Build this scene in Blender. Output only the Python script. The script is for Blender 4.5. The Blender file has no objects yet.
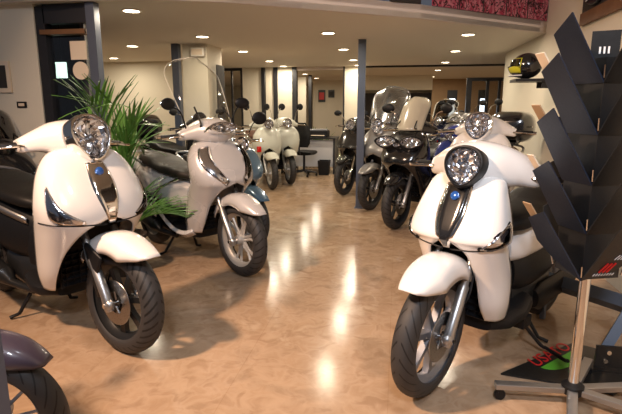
import bpy, bmesh, random
from math import *
from mathutils import Vector, Matrix
random.seed(7)
S = bpy.context.scene
COL = S.collection
# ------------------------------------------------------------------ camera
F = 490.0
CAM = Vector((0, 0, 1.40))
PITCH = atan((207 - 108) / F)
YAW = atan(87 / (F / cos(PITCH)))
cam = bpy.data.cameras.new('camera'); co = bpy.data.objects.new('camera', cam); COL.objects.link(co)
cam.sensor_width = 36; cam.lens = 36 * F / 622; cam.clip_start = 0.05
co.location = CAM; co.rotation_euler = (pi / 2 - PITCH, 0, YAW)
S.camera = co
# ------------------------------------------------------------------ world
w = bpy.data.worlds.new('night'); S.world = w; w.use_nodes = True
w.node_tree.nodes['Background'].inputs[0].default_value = (0.62, 0.66, 0.80, 1)
w.node_tree.nodes['Background'].inputs[1].default_value = 0.13
S.view_settings.view_transform = 'Standard'; S.view_settings.look = 'None'
S.view_settings.gamma = 1; S.view_settings.use_curve_mapping = False
S.view_settings.exposure = 0.0

def area(name, loc, size, power, color, target=None, sy=None, shape='DISK', spread=pi):
    l = bpy.data.lights.new(name, 'AREA'); l.shape = shape; l.size = size
    if sy: l.shape = 'ELLIPSE' if shape == 'DISK' else 'RECTANGLE'; l.size_y = sy
    l.energy = power; l.color = color; l.spread = spread
    o = bpy.data.objects.new(name, l); COL.objects.link(o); o.location = loc
    if target is not None:
        o.rotation_euler = (Vector(target) - Vector(loc)).to_track_quat('-Z', 'Y').to_euler()
    return o
# warm key lamp of the tall front part, then two added cool fills
area('front_key_fill', (-2.9, 0.5, 3.8), 0.30, 118, (1.0, 0.66, 0.44), (0.0, 2.7, 0.0), spread=radians(105))
area('front_key_fill', (0.2, -1.6, 3.8), 0.6, 40, (0.86, 0.90, 1.0), (0.0, 3.0, 0.3), spread=radians(100))  # added fill behind the camera, cool so that shadows turn greyer
area('front_key_fill', (0.4, 0.9, 3.8), 0.5, 14, (0.9, 0.94, 1.0), (0.6, 3.0, 0.3), spread=radians(110))  # second added cool fill, not a fixture of the shop
LAMP_E = 15.5
# ------------------------------------------------------------------ materials
def srgb(r, g, b):
    f = lambda c: c / 12.92 if c <= .04045 else ((c + .055) / 1.055) ** 2.4
    return (f(r / 255), f(g / 255), f(b / 255), 1)
def mat(name, col, rough=.5, metal=0, coat=0, spec=.5, emit=None, es=0):
    m = bpy.data.materials.new(name); m.use_nodes = True
    b = m.node_tree.nodes['Principled BSDF']
    b.inputs['Base Color'].default_value = col if len(col) == 4 else (*col, 1)
    b.inputs['Roughness'].default_value = rough; b.inputs['Metallic'].default_value = metal
    b.inputs['Coat Weight'].default_value = coat; b.inputs['Coat Roughness'].default_value = .04
    b.inputs['Specular IOR Level'].default_value = spec
    if emit: b.inputs['Emission Color'].default_value = emit; b.inputs['Emission Strength'].default_value = es
    return m
def N(m, t, **k):
    n = m.node_tree.nodes.new(t)
    for a, v in k.items(): setattr(n, a, v)
    return n
def noisy(m, scale=40, rough=(.3, .5), bump=0, c2=None, detail=4, coord='Object'):
    nt = m.node_tree; b = nt.nodes['Principled BSDF']
    tc = N(m, 'ShaderNodeTexCoord'); n = N(m, 'ShaderNodeTexNoise')
    n.inputs['Scale'].default_value = scale; n.inputs['Detail'].default_value = detail
    nt.links.new(tc.outputs[coord], n.inputs['Vector'])
    mr = N(m, 'ShaderNodeMapRange'); mr.inputs[3].default_value, mr.inputs[4].default_value = rough
    nt.links.new(n.outputs[0], mr.inputs[0]); nt.links.new(mr.outputs[0], b.inputs['Roughness'])
    if bump:
        bp = N(m, 'ShaderNodeBump'); bp.inputs['Strength'].default_value = bump; bp.inputs['Distance'].default_value = .01
        nt.links.new(n.outputs[0], bp.inputs['Height']); nt.links.new(bp.outputs[0], b.inputs['Normal'])
    if c2:
        mx = N(m, 'ShaderNodeMix', data_type='RGBA'); mx.inputs[6].default_value = b.inputs['Base Color'].default_value[:]
        mx.inputs[7].default_value = c2; nt.links.new(n.outputs[0], mx.inputs[0]); nt.links.new(mx.outputs[2], b.inputs['Base Color'])
    return m
M = {}
M['white'] = noisy(mat('white_paint', (.80, .77, .74), .25, coat=1), 3, (.22, .3))
M['pearl'] = noisy(mat('pearl_paint', (.58, .56, .55), .28, .15, 1), 3, (.22, .32))
M['cream'] = noisy(mat('cream_paint', (.56, .56, .48), .25, coat=.8), 3, (.22, .3))
M['silver'] = noisy(mat('silver_grey_paint', (.27, .26, .25), .28, .5, 1), 3, (.25, .35))
M['navy'] = noisy(mat('dark_blue_paint', (.012, .018, .05), .2, .1, 1), 3, (.15, .25))
M['blue'] = noisy(mat('blue_paint', (.03, .05, .28), .25, .2, 1), 3, (.2, .3))
M['steelblue'] = noisy(mat('steel_blue_paint', (.09, .17, .25), .25, .2, 1), 3, (.2, .3))
M['blackp'] = noisy(mat('black_paint', (.012, .012, .013), .15, 0, 1), 3, (.12, .22))
M['plum'] = noisy(mat('plum_black_paint', (.045, .035, .055), .35, 0, .4), 3, (.3, .4))
M['plastic'] = noisy(mat('black_plastic', (.007, .007, .008), .5, spec=.3), 120, (.38, .55), .05)
M['seat'] = noisy(mat('black_vinyl', (.008, .0075, .007), .55, spec=.25), 260, (.4, .6), .12)
M['seatbrown'] = noisy(mat('taupe_vinyl', (.020, .016, .012), .55, spec=.3), 260, (.42, .6), .12)
M['brownseat'] = noisy(mat('brown_vinyl', (.10, .04, .02), .5), 260, (.35, .5), .1)
M['chrome'] = noisy(mat('chrome', (.82, .80, .77), .08, 1), 20, (.05, .12))
M['satin'] = noisy(mat('satin_alloy', (.42, .42, .42), .35, .9), 60, (.3, .42))
M['alloygrey'] = noisy(mat('grey_alloy', (.30, .31, .34), .4, .6), 60, (.35, .45))
M['alloylight'] = noisy(mat('light_alloy', (.55, .54, .52), .35, .6), 60, (.3, .42))
M['alloyblack'] = noisy(mat('black_alloy', (.02, .02, .02), .3, .3), 60, (.25, .38))
M['disc'] = noisy(mat('brake_steel', (.35, .34, .33), .3, 1), 200, (.2, .4))
M['orange'] = mat('amber_lens', (.8, .25, .03), .1, coat=1)
M['red'] = mat('red_lens', (.55, .015, .01), .12, coat=1)
M['emblem'] = noisy(mat('blue_emblem', (.02, .10, .38), .2, .2, 1), 80, (.15, .3))
M['wall'] = noisy(mat('cream_wall', srgb(224, 216, 198), .8, spec=.2), 30, (.75, .9), .02)
M['ceil'] = noisy(mat('ceiling_paint', srgb(226, 219, 206), .85, spec=.2), 30, (.8, .95), .02)
M['fascia'] = noisy(mat('fascia_paint', srgb(222, 210, 200), .6, spec=.3), 30, (.55, .7), .02)
M['tan'] = noisy(mat('tan_wall', srgb(176, 148, 116), .8, spec=.2), 10, (.75, .9), .02, srgb(160, 132, 102))
M['steelcol'] = noisy(mat('blue_grey_steel', (.085, .10, .14), .45, .2), 40, (.4, .5), .03)
M['darkframe'] = noisy(mat('dark_frame', (.022, .022, .026), .4, .2), 60, (.35, .5))
M['wood'] = noisy(mat('brown_wood', srgb(128, 90, 56), .5), 8, (.4, .6), .05, srgb(96, 64, 38))
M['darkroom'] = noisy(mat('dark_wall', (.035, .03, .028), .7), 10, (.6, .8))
M['paper'] = noisy(mat('paper', srgb(232, 214, 190), .7), 60, (.6, .8))
M['deskwhite'] = noisy(mat('desk_panel', srgb(200, 198, 200), .5), 60, (.45, .6))
M['rack'] = noisy(mat('navy_sheen_panel', (.016, .024, .046), .5, 0, .0, spec=.3), 90, (.36, .5), .04)  # navy with the left face's bluish sheen put into the colour
M['rackplain'] = noisy(mat('black_panel', (.010, .010, .011), .45), 90, (.4, .55), .04)
M['green'] = mat('green_print', (.10, .42, .03), .4)
M['redprint'] = mat('red_print', (.62, .02, .02), .4)
M['whiteprint'] = mat('white_print', (.8, .8, .8), .5)
M['boardblack'] = noisy(mat('black_board', (.012, .012, .012), .4), 60, (.3, .45))
M['standblue'] = noisy(mat('grey_blue_steel', (.12, .15, .20), .45, .3), 40, (.4, .5))
M['terracotta'] = noisy(mat('dark_pot', (.06, .045, .035), .6), 20, (.5, .7), .1)
M['leaf'] = noisy(mat('palm_leaf', (.05, .17, .025), .35), 14, (.28, .5), 0, (.12, .26, .05, 1))
M['yellow'] = mat('yellow_decal', (.75, .70, .03), .25, coat=1)
M['screen'] = mat('sign_face', (.8, .9, .85), .4, emit=(.75, 1, .85, 1), es=1.6)
M['signgreen'] = mat('sign_green', (.02, .15, .06), .4)
M['lampglow'] = mat('lamp_glow', (1, .95, .85), .4, emit=(1, .84, .60, 1), es=14)
M['lampwhite'] = mat('display_glow', (1, 1, 1), .4, emit=(.75, .88, 1, 1), es=2.6)
M['lamptrim'] = mat('lamp_trim', (.8, .76, .68), .4)
def glassmat(name, tint, base, gl=(1, 1, 1, 1), rough=.02, ior=1.45):
    m = bpy.data.materials.new(name); m.use_nodes = True; nt = m.node_tree; nt.nodes.clear()
    o = nt.nodes.new('ShaderNodeOutputMaterial'); t = nt.nodes.new('ShaderNodeBsdfTransparent'); t.inputs[0].default_value = tint
    g = nt.nodes.new('ShaderNodeBsdfGlossy'); g.inputs['Roughness'].default_value = rough; g.inputs[0].default_value = gl
    lw = nt.nodes.new('ShaderNodeFresnel'); lw.inputs[0].default_value = ior
    ad = nt.nodes.new('ShaderNodeMath'); ad.operation = 'ADD'; ad.inputs[1].default_value = base; ad.use_clamp = True
    nt.links.new(lw.outputs[0], ad.inputs[0]); mx = nt.nodes.new('ShaderNodeMixShader')
    nt.links.new(ad.outputs[0], mx.inputs[0]); nt.links.new(t.outputs[0], mx.inputs[1]); nt.links.new(g.outputs[0], mx.inputs[2])
    nt.links.new(mx.outputs[0], o.inputs[0]); return m
M['glass'] = glassmat('clear_glass', (.94, .95, .95, 1), .0)
M['lens'] = glassmat('lens_glass', (.92, .93, .95, 1), .0, ior=1.3)
M['screenclear'] = glassmat('clear_windshield', (.96, .955, .94, 1), .035, ior=1.02)
M['screensmoke'] = glassmat('smoked_windshield', (.50, .48, .44, 1), .05)
M['screenhaze'] = glassmat('hazy_windshield', (.80, .82, .84, 1), .22, rough=.22)
M['mirrorglass'] = mat('mirror_glass', (.75, .75, .75), .03, 1)
M['screenedge'] = mat('windshield_edge', (.75, .72, .62), .2)
def reflector():
    m = mat('reflector', (.88, .88, .90), .14, 1); nt = m.node_tree
    return m
    tc = N(m, 'ShaderNodeTexCoord'); v = N(m, 'ShaderNodeTexVoronoi'); v.inputs['Scale'].default_value = 30
    bp = N(m, 'ShaderNodeBump'); bp.inputs['Strength'].default_value = 1; bp.inputs['Distance'].default_value = .03
    nt.links.new(tc.outputs['Object'], v.inputs['Vector']); nt.links.new(v.outputs['Distance'], bp.inputs['Height'])
    nt.links.new(bp.outputs[0], nt.nodes['Principled BSDF'].inputs['Normal']); return m
M['reflector'] = reflector()
def tyre_mat(name, pitch, slant, w):
    m = mat(name, (.022, .021, .021), .6); nt = m.node_tree; L = nt.links.new; b = nt.nodes['Principled BSDF']
    uv = N(m, 'ShaderNodeTexCoord'); sp = N(m, 'ShaderNodeSeparateXYZ'); L(uv.outputs['UV'], sp.inputs[0])
    def mth(op, a, c):
        n = N(m, 'ShaderNodeMath', operation=op)
        for i, q in enumerate((a, c)):
            if q is None: continue
            if isinstance(q, (int, float)): n.inputs[i].default_value = q
            else: L(q, n.inputs[i])
        return n.outputs[0]
    v = mth('ABSOLUTE', mth('SUBTRACT', sp.outputs[1], .5), None)      # 0 centre .. .5 bead
    ph = mth('FRACT', mth('ADD', mth('MULTIPLY', sp.outputs[0], pitch), mth('MULTIPLY', v, slant)), None)
    g = mth('LESS_THAN', ph, w)
    side = mth('LESS_THAN', v, .30); c1 = mth('GREATER_THAN', v, .03)
    g = mth('MULTIPLY', mth('MULTIPLY', g, side), c1)
    ht = mth('SUBTRACT', 1.0, g)
    bp = N(m, 'ShaderNodeBump'); bp.inputs['Strength'].default_value = 1; bp.inputs['Distance'].default_value = .008
    L(ht, bp.inputs['Height']); L(bp.outputs[0], b.inputs['Normal'])
    mx = N(m, 'ShaderNodeMix', data_type='RGBA'); L(g, mx.inputs[0])
    mx.inputs[6].default_value = (.030, .028, .028, 1); mx.inputs[7].default_value = (.002, .002, .002, 1)  # groove shade and light caught by the tread blocks, put into the colour
    L(mx.outputs[2], b.inputs['Base Color']); return m
M['tyre_v'] = tyre_mat('tyre_chevron', 34, 5.0, .30)
M['tyre_s'] = tyre_mat('tyre_slash', 26, 5.5, .16)
M['tyre'] = tyre_mat('tyre_plain', 30, 3.0, .2)
def floor_mat():
    m = mat('polished_marble', (.5, .4, .3), .15, spec=.32); nt = m.node_tree; L = nt.links.new; b = nt.nodes['Principled BSDF']
    tc = N(m, 'ShaderNodeTexCoord')
    def nz(s, d, dist=0):
        n = N(m, 'ShaderNodeTexNoise'); n.inputs['Scale'].default_value = s; n.inputs['Detail'].default_value = d
        n.inputs['Distortion'].default_value = dist; L(tc.outputs['Object'], n.inputs['Vector']); return n.outputs[0]
    def ramp(src, stops):
        r = N(m, 'ShaderNodeValToRGB'); e = r.color_ramp.elements
        while len(e) < len(stops): e.new(.5)
        for q, (p, c) in zip(e, stops): q.position = p; q.color = c
        L(src, r.inputs[0]); return r.outputs[0]
    base = ramp(nz(2.1, 9, .5), [(.30, srgb(150, 127, 104)), (.45, srgb(178, 152, 126)), (.58, srgb(166, 140, 114)), (.72, srgb(198, 177, 152))])
    vein = ramp(nz(9, 8, .8), [(.35, srgb(212, 200, 190)), (.50, (1, 1, 1, 1)), (.62, srgb(236, 228, 220)), (.72, (1, 1, 1, 1))])
    mx = N(m, 'ShaderNodeMix', data_type='RGBA', blend_type='MULTIPLY'); mx.inputs[0].default_value = .55
    L(base, mx.inputs[6]); L(vein, mx.inputs[7])
    br = N(m, 'ShaderNodeTexBrick'); br.inputs['Scale'].default_value = 1.0; br.offset = 0
    br.inputs['Brick Width'].default_value = .8; br.inputs['Row Height'].default_value = .8; br.inputs['Mortar Size'].default_value = .0022
    br.inputs['Color1'].default_value = (1, 1, 1, 1); br.inputs['Color2'].default_value = (.93, .92, .90, 1); br.inputs['Mortar'].default_value = (.86, .83, .79, 1)
    L(tc.outputs['Object'], br.inputs['Vector'])
    m2 = N(m, 'ShaderNodeMix', data_type='RGBA', blend_type='MULTIPLY'); m2.inputs[0].default_value = .8
    L(mx.outputs[2], m2.inputs[6]); L(br.outputs['Color'], m2.inputs[7]); L(m2.outputs[2], b.inputs['Base Color'])
    r = N(m, 'ShaderNodeMapRange'); r.inputs[3].default_value = .10; r.inputs[4].default_value = .24
    L(nz(2.2, 6, .5), r.inputs[0]); L(r.outputs[0], b.inputs['Roughness'])
    bp = N(m, 'ShaderNodeBump'); bp.inputs['Strength'].default_value = .06; bp.inputs['Distance'].default_value = .01
    L(nz(5, 3), bp.inputs['Height']); L(bp.outputs[0], b.inputs['Normal']); return m
M['floor'] = floor_mat()
def banner_mat():
    m = mat('comic_print', (.6, .2, .3), .5); nt = m.node_tree; L = nt.links.new; b = nt.nodes['Principled BSDF']
    tc = N(m, 'ShaderNodeTexCoord'); wv = N(m, 'ShaderNodeTexWave'); wv.inputs['Scale'].default_value = 3; wv.inputs['Distortion'].default_value = 9
    wv.inputs['Detail Scale'].default_value = 3
    L(tc.outputs['Object'], wv.inputs['Vector']); r = N(m, 'ShaderNodeValToRGB'); L(wv.outputs[0], r.inputs[0])
    r.color_ramp.elements[0].color = srgb(165, 50, 78); r.color_ramp.elements[1].color = srgb(205, 130, 142)
    v = N(m, 'ShaderNodeTexNoise'); v.inputs['Scale'].default_value = 14; v.inputs['Distortion'].default_value = 3
    L(tc.outputs['Object'], v.inputs['Vector'])
    r2 = N(m, 'ShaderNodeValToRGB'); L(v.outputs[0], r2.inputs[0]); r2.color_ramp.elements[0].position = .44; r2.color_ramp.elements[1].position = .47
    r2.color_ramp.elements[0].color = (.02, .02, .03, 1); r2.color_ramp.elements[1].color = (1, 1, 1, 1)
    mx = N(m, 'ShaderNodeMix', data_type='RGBA', blend_type='MULTIPLY'); mx.inputs[0].default_value = 1
    L(r.outputs[0], mx.inputs[6]); L(r2.outputs[0], mx.inputs[7]); L(mx.outputs[2], b.inputs['Base Color']); return m
M['banner'] = banner_mat()
# ------------------------------------------------------------------ mesh helpers
def V(*a): return Vector(a)
def catmull(pts, n):
    out = []
    P = [Vector(p) for p in pts]
    for i in range(len(P) - 1):
        a = P[max(i - 1, 0)]; b = P[i]; c = P[i + 1]; d = P[min(i + 2, len(P) - 1)]
        for k in range(n):
            t = k / n
            out.append(.5 * ((2 * b) + (-a + c) * t + (2 * a - 5 * b + 4 * c - d) * t * t + (-a + 3 * b - 3 * c + d) * t ** 3))
    out.append(P[-1]); return out
class MB:
    def __init__(s, T=None): s.bm = bmesh.new(); s.T = T; s.uv = None
    def v(s, p):
        p = Vector(p)
        return s.bm.verts.new(s.T @ p if s.T else p)
    def f(s, vs):
        try: return s.bm.faces.new(vs)
        except ValueError: return None
    def grid(s, rows, cu=False, cv=False, uv=False):
        g = [[s.v(p) for p in r] for r in rows]; n, m = len(g), len(g[0])
        if uv and s.uv is None: s.uv = s.bm.loops.layers.uv.new('UVMap')
        for i in range(n if cu else n - 1):
            for j in range(m if cv else m - 1):
                i2, j2 = (i + 1) % n, (j + 1) % m
                fc = s.f([g[i][j], g[i2][j], g[i2][j2], g[i][j2]])
                if fc and uv:
                    nu = n if cu else n - 1; nv = m if cv else m - 1
                    for lp, (a, b) in zip(fc.loops, ((i, j), (i + 1, j), (i + 1, j + 1), (i, j + 1))):
                        lp[s.uv].uv = (a / nu, b / nv)
        return g
    def loft(s, rings, caps=True):
        g = s.grid(rings, cv=True)
        if caps: s.f(g[0]); s.f(g[-1])
        return s
    def tube(s, path, r, n=10, caps=True):
        path = [Vector(p) for p in path]; m = len(path)
        rr = r if isinstance(r, (list, tuple)) else [r] * m
        up = V(0, 0, 1); prev = None; rings = []
        for i, p in enumerate(path):
            d = (path[min(i + 1, m - 1)] - path[max(i - 1, 0)]).normalized()
            a = prev if prev is not None else (up if abs(d.z) < .9 else V(1, 0, 0))
            a = (a - d * a.dot(d)).normalized(); b = d.cross(a); prev = a
            rings.append([p + (a * cos(t) + b * sin(t)) * rr[i] for t in [2 * pi * k / n for k in range(n)]])
        return s.loft(rings, caps)
    def box(s, c, d, rot=None):
        c = Vector(c); R = rot or Matrix.Identity(3)
        q = [s.v(c + R @ V(x * d[0] / 2, y * d[1] / 2, z * d[2] / 2)) for x in (-1, 1) for y in (-1, 1) for z in (-1, 1)]
        for ix in ((0, 1, 3, 2), (4, 6, 7, 5), (0, 4, 5, 1), (2, 3, 7, 6), (0, 2, 6, 4), (1, 5, 7, 3)): s.f([q[i] for i in ix])
        return s
    def lathe(s, prof, o=(0, 0, 0), ax='y', n=48, closed=False, uv=False):
        o = Vector(o); rows = []
        for k in range(n):
            t = 2 * pi * k / n; row = []
            for r, a in prof:
                if ax == 'y': row.append(o + V(r * cos(t), a, r * sin(t)))
                elif ax == 'z': row.append(o + V(r * cos(t), r * sin(t), a))
                else: row.append(o + V(a, r * cos(t), r * sin(t)))
            rows.append(row)
        s.grid(rows, cu=True, cv=closed, uv=uv); return s
    def ell(s, c, r, n=16, m=10, R=None):
        c = Vector(c); rows = []
        for i in range(m + 1):
            a = -pi / 2 + pi * i / m
            row = []
            for k in range(n):
                t = 2 * pi * k / n; p = V(r[0] * cos(a) * cos(t), r[1] * cos(a) * sin(t), r[2] * sin(a))
                row.append(c + (R @ p if R else p))
            rows.append(row)
        s.grid(rows, cv=True); return s
    def prism(s, poly, z0, z1):
        a = [s.v((x, y, z0)) for x, y in poly]; b = [s.v((x, y, z1)) for x, y in poly]
        s.f(a); s.f(b)
        for i in range(len(poly)):
            j = (i + 1) % len(poly); s.f([a[i], a[j], b[j], b[i]])
        return s
    def build(s, name, m, parent=None, smooth=True, solid=0, off=-1, sub=0, bevel=0, ang=40):
        bmesh.ops.remove_doubles(s.bm, verts=s.bm.verts, dist=1e-5)
        bmesh.ops.recalc_face_normals(s.bm, faces=s.bm.faces)
        me = bpy.data.meshes.new(name); s.bm.to_mesh(me); s.bm.free()
        me.materials.append(M[m] if isinstance(m, str) else m)
        if smooth:
            me.shade_smooth(); me.set_sharp_from_angle(angle=radians(ang))
        o = bpy.data.objects.new(name, me); COL.objects.link(o); o.parent = parent
        if solid: q = o.modifiers.new('solidify', 'SOLIDIFY'); q.thickness = solid; q.offset = off
        if bevel: q = o.modifiers.new('bevel', 'BEVEL'); q.width = bevel; q.segments = 2; q.limit_method = 'ANGLE'
        if sub: q = o.modifiers.new('subsurf', 'SUBSURF'); q.levels = sub; q.render_levels = sub
        return o
def tag(o, label, cat, group=None):
    o['label'] = label; o['category'] = cat
    if group: o['group'] = group
    return o
def thing(name, label, cat, loc=(0, 0, 0), rz=0, sc=1, group=None):
    o = bpy.data.objects.new(name, None); COL.objects.link(o); o.location = loc; o.rotation_euler = (0, 0, rz); o.scale = (sc,) * 3
    o.empty_display_size = .1
    return tag(o, label, cat, group)
def struct(name, mb, m, parent=None, **k):
    o = mb.build(name, m, parent, **k)
    if parent is None: o['kind'] = 'structure'
    return o
def copy_tree(o, parent=None):
    c = o.copy(); COL.objects.link(c); c.parent = parent
    for ch in list(o.children): copy_tree(ch, c)
    return c
def text(s, size, name, m, parent, mw, depth=.001, italic=0):
    cu = bpy.data.curves.new(name, 'FONT'); cu.body = s; cu.size = size; cu.extrude = depth; cu.shear = italic
    cu.align_x = 'CENTER'; cu.align_y = 'CENTER'
    t = bpy.data.objects.new(name, cu); COL.objects.link(t)
    bpy.context.view_layer.update(); dg = bpy.context.evaluated_depsgraph_get()
    me = bpy.data.meshes.new_from_object(t.evaluated_get(dg)); bpy.data.objects.remove(t)
    me.transform(mw); me.materials.clear(); me.materials.append(M[m])
    o = bpy.data.objects.new(name, me); COL.objects.link(o); o.parent = parent; return o
# ------------------------------------------------------------------ the room
H = 2.30
def B(x0, x1, y0, y1, z0, z1): return MB().box(((x0 + x1) / 2, (y0 + y1) / 2, (z0 + z1) / 2), (x1 - x0, y1 - y0, z1 - z0))
struct('floor', B(-7.2, 4.2, -3, 21, -.1, 0), 'floor', smooth=False)
edge = [(-7.2, 3.92), (-3.0, 3.98), (-2.6, 4.04), (-1.95, 4.13), (-1.45, 4.33), (-.9, 4.68), (.2, 5.40), (1.66, 6.60), (1.75, 6.68)]
struct('ceiling', MB().prism(edge + [(1.75, 9.0), (4.2, 9.0), (4.2, 21), (-7.2, 21)], H, H + .05), 'ceil', smooth=False)
m_ = MB()
up = [[(x, y, H - .002), (x, y, H + .13)] for x, y in edge[:-1]] + [[(1.745, 6.675, H - .002), (1.745, 6.675, H + .13)]]
m_.grid(up); struct('trim_1', m_, 'fascia', solid=.06, off=1)
struct('trim_2', MB().prism(edge + [(1.75, 9.0), (4.2, 9.0), (4.2, 21), (-7.2, 21)], H + .08, H + .13), 'fascia', smooth=False)
struct('wall_back_left', B(-7.2, -3.9, 9.35, 9.5, 0, H), 'wall', smooth=False)
struct('wall_right', B(1.75, 1.9, -.5, 9.0, 0, 4.0), 'wall', smooth=False)
struct('wall_right_end', B(1.9, 4.2, 8.85, 9.0, 0, H), 'wall', smooth=False)
struct('wall_back_right', B(1.05, 4.2, 16.5, 16.6, 0, H), 'tan', smooth=False)
struct('wall_far_back', B(-7.2, 4.2, 20.9, 21, 0, H), 'wall', smooth=False)
struct('wall_far_right', B(4.1, 4.2, 9.0, 21, 0, H), 'wall', smooth=False)
struct('wall_left_front', B(-6.0, -3.21, 4.10, 4.25, 0, 4.0), 'wall', smooth=False)
struct('wall_left', B(-7.2, -7.1, 4.1, 9.4, 0, H), 'wall', smooth=False)
struct('ceiling_front', B(-6.0, 3.2, -1.0, 9, 4.0, 4.1), 'ceil', smooth=False)
struct('trim_3', MB().box((1.735, 3.7, 2.235), (.05, 3.4, .11)), 'wood', smooth=False)
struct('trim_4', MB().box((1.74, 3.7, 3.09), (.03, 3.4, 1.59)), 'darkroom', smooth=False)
# vestibule behind the dark glazed door at the left
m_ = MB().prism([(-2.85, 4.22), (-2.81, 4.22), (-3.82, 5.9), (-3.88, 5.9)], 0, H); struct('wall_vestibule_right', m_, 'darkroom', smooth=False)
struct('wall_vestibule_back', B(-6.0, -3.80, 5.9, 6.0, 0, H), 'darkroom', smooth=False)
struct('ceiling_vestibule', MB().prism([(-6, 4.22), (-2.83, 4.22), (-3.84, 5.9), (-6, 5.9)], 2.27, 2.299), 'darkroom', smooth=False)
dr = struct('door_1', MB().box((-3.165, 4.16, 1.14), (.09, .09, 2.28)).box((-2.90, 4.16, 2.215), (.46, .09, .16)).box((-2.90, 4.16, .06), (.46, .06, .12)), 'darkframe', smooth=False)
MB().box((-2.94, 4.14, 2.06), (.44, .10, .04)).build('transom_rail', 'wood', dr, False)
MB().box((-2.90, 4.16, 1.07), (.45, .012, 1.9)).build('pane', 'glass', dr, False)
MB().tube([(-3.10, 4.08, .95), (-3.10, 4.08, 1.25)], .012).box((-3.10, 4.105, .97), (.02, .05, .02)).box((-3.10, 4.105, 1.23), (.02, .05, .02)).build('door_handle', 'chrome', dr)
# far partition: dark posts, white panels, mirror, opening to the back room
def panel(n, x0, x1, y, z0, z1, m, t=.06): return struct(n, B(x0, x1, y, y + t, z0, z1), m, smooth=False)
YB = 11.2
def px2x(px, y): # x of a far vertical plane at depth y
    d = Vector((px - 311, 0, 0)); fw = V(-sin(YAW) * cos(PITCH), cos(YAW) * cos(PITCH), -sin(PITCH)); r = V(cos(YAW), sin(YAW), 0); u = r.cross(fw)
    d = fw * F + r * (px - 311) + u * (207 - 100); return d.x * y / d.y
X = lambda p, y=YB: px2x(p, y)
panel('wall_back_1', -7.2, X(221), YB, 0, H, 'wall')
d2 = struct('door_2', B(X(221), X(223.5), YB, YB + .08, 0, 2.24).box(((X(221) + X(243)) / 2, YB + .04, 2.27), (X(243) - X(221), .08, .06)).box((X(232), YB + .04, 1.13), (.035, .05, 2.22)).box((X(242), YB + .04, 1.13), (.05, .08, 2.24)), 'darkframe', smooth=False)
MB().box((X(232), YB + .05, 1.12), (X(242) - X(222), .01, 2.2)).build('pane', 'glass', d2, False)
panel('wall_back_2', X(243), X(262), YB, 0, H, 'wall')
panel('wall_back_3', X(266), X(274), YB, 0, H, 'wall')
panel('wall_back_4', X(278), X(292.5), YB, 0, H, 'wall')
panel('wall_back_5', X(344), X(361), YB, 0, H, 'wall')
for i, (a, b) in enumerate(((262, 265), (274, 278), (292.5, 297))):
    panel('trim_%d' % (5 + i), X(a), X(b), YB - .04, 0, H, 'darkframe', .12)
panel('trim_8', X(297), X(344), YB, H - .07, H, 'fascia')
panel('trim_9', X(343), X(344.5), YB - .02, 0, H, 'darkframe', .1)
panel('trim_10', X(361), 4.1, YB - .1, H - .035, H, 'darkframe', .1)
# back room behind the opening
panel('wall_room_1', X(298, 14), X(306, 14), 14, 0, H, 'wall')
panel('trim_11', X(309, 14), X(312, 14), 13.9, 0, H, 'darkframe', .1)
panel('wall_room_2', X(313, 17), X(345, 17), 17, 0, H, 'wall')
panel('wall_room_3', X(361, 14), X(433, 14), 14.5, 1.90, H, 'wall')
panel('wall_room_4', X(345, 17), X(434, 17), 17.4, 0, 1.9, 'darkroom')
struct('wall_room_5', B(-7.2, -7.1, 11.3, 21, 0, H), 'wall', smooth=False)
# dark glazed screen at the right of the back room
wn = struct('window_1', B(X(466), X(471), YB, YB + .1, 0, 2.0).box(((X(466) + X(505)) / 2, YB + .05, 2.0), (X(505) - X(466), .08, .07)).box((X(487), YB + .05, 1.0), (.06, .08, 2.0)).box((X(499), YB + .05, 1.0), (.05, .08, 2.0)), 'darkframe', smooth=False)
MB().box(((X(469) + X(503)) / 2, YB + .05, 1.0), (X(503) - X(469), .01, 1.95)).build('pane', 'glass', wn, False)
# steel columns
def column(x, y, w, h, lab):
    o = thing('steel_column', lab, 'column', (x, y, 0))
    a = w / 2; t = w * .16
    pr = [(-a, -a), (a, -a), (a, a), (-a, a)]
    MB().prism(pr, .01, h).build('shaft', 'steelcol', o, False)
    MB().box((0, 0, .006), (w * 1.35, w * 1.35, .012)).build('base_plate', 'steelcol', o, False)
    return o
column(-.50, 6.9, .10, H - .003, 'blue-grey steel column standing free in the middle of the showroom')
column(-2.655, 4.13, .082, H - .003, 'blue-grey steel column beside the dark glass door at the left')
column(-3.17, 6.9, .10, H - .003, 'dark steel column on the left edge of the white pillar')
# white pillar
struct('wall_pillar', B(-3.10, -2.72, 6.95, 7.55, 0, H), 'wall', smooth=False)
g = tag(MB().box((-2.63, 7.22, 1.52), (.02, .30, 1.0)).build('glass_panel', 'darkroom', None, False), 'dark glossy panel on the side of the white pillar', 'panel')
g.location = (0, 0, 0)
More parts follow.
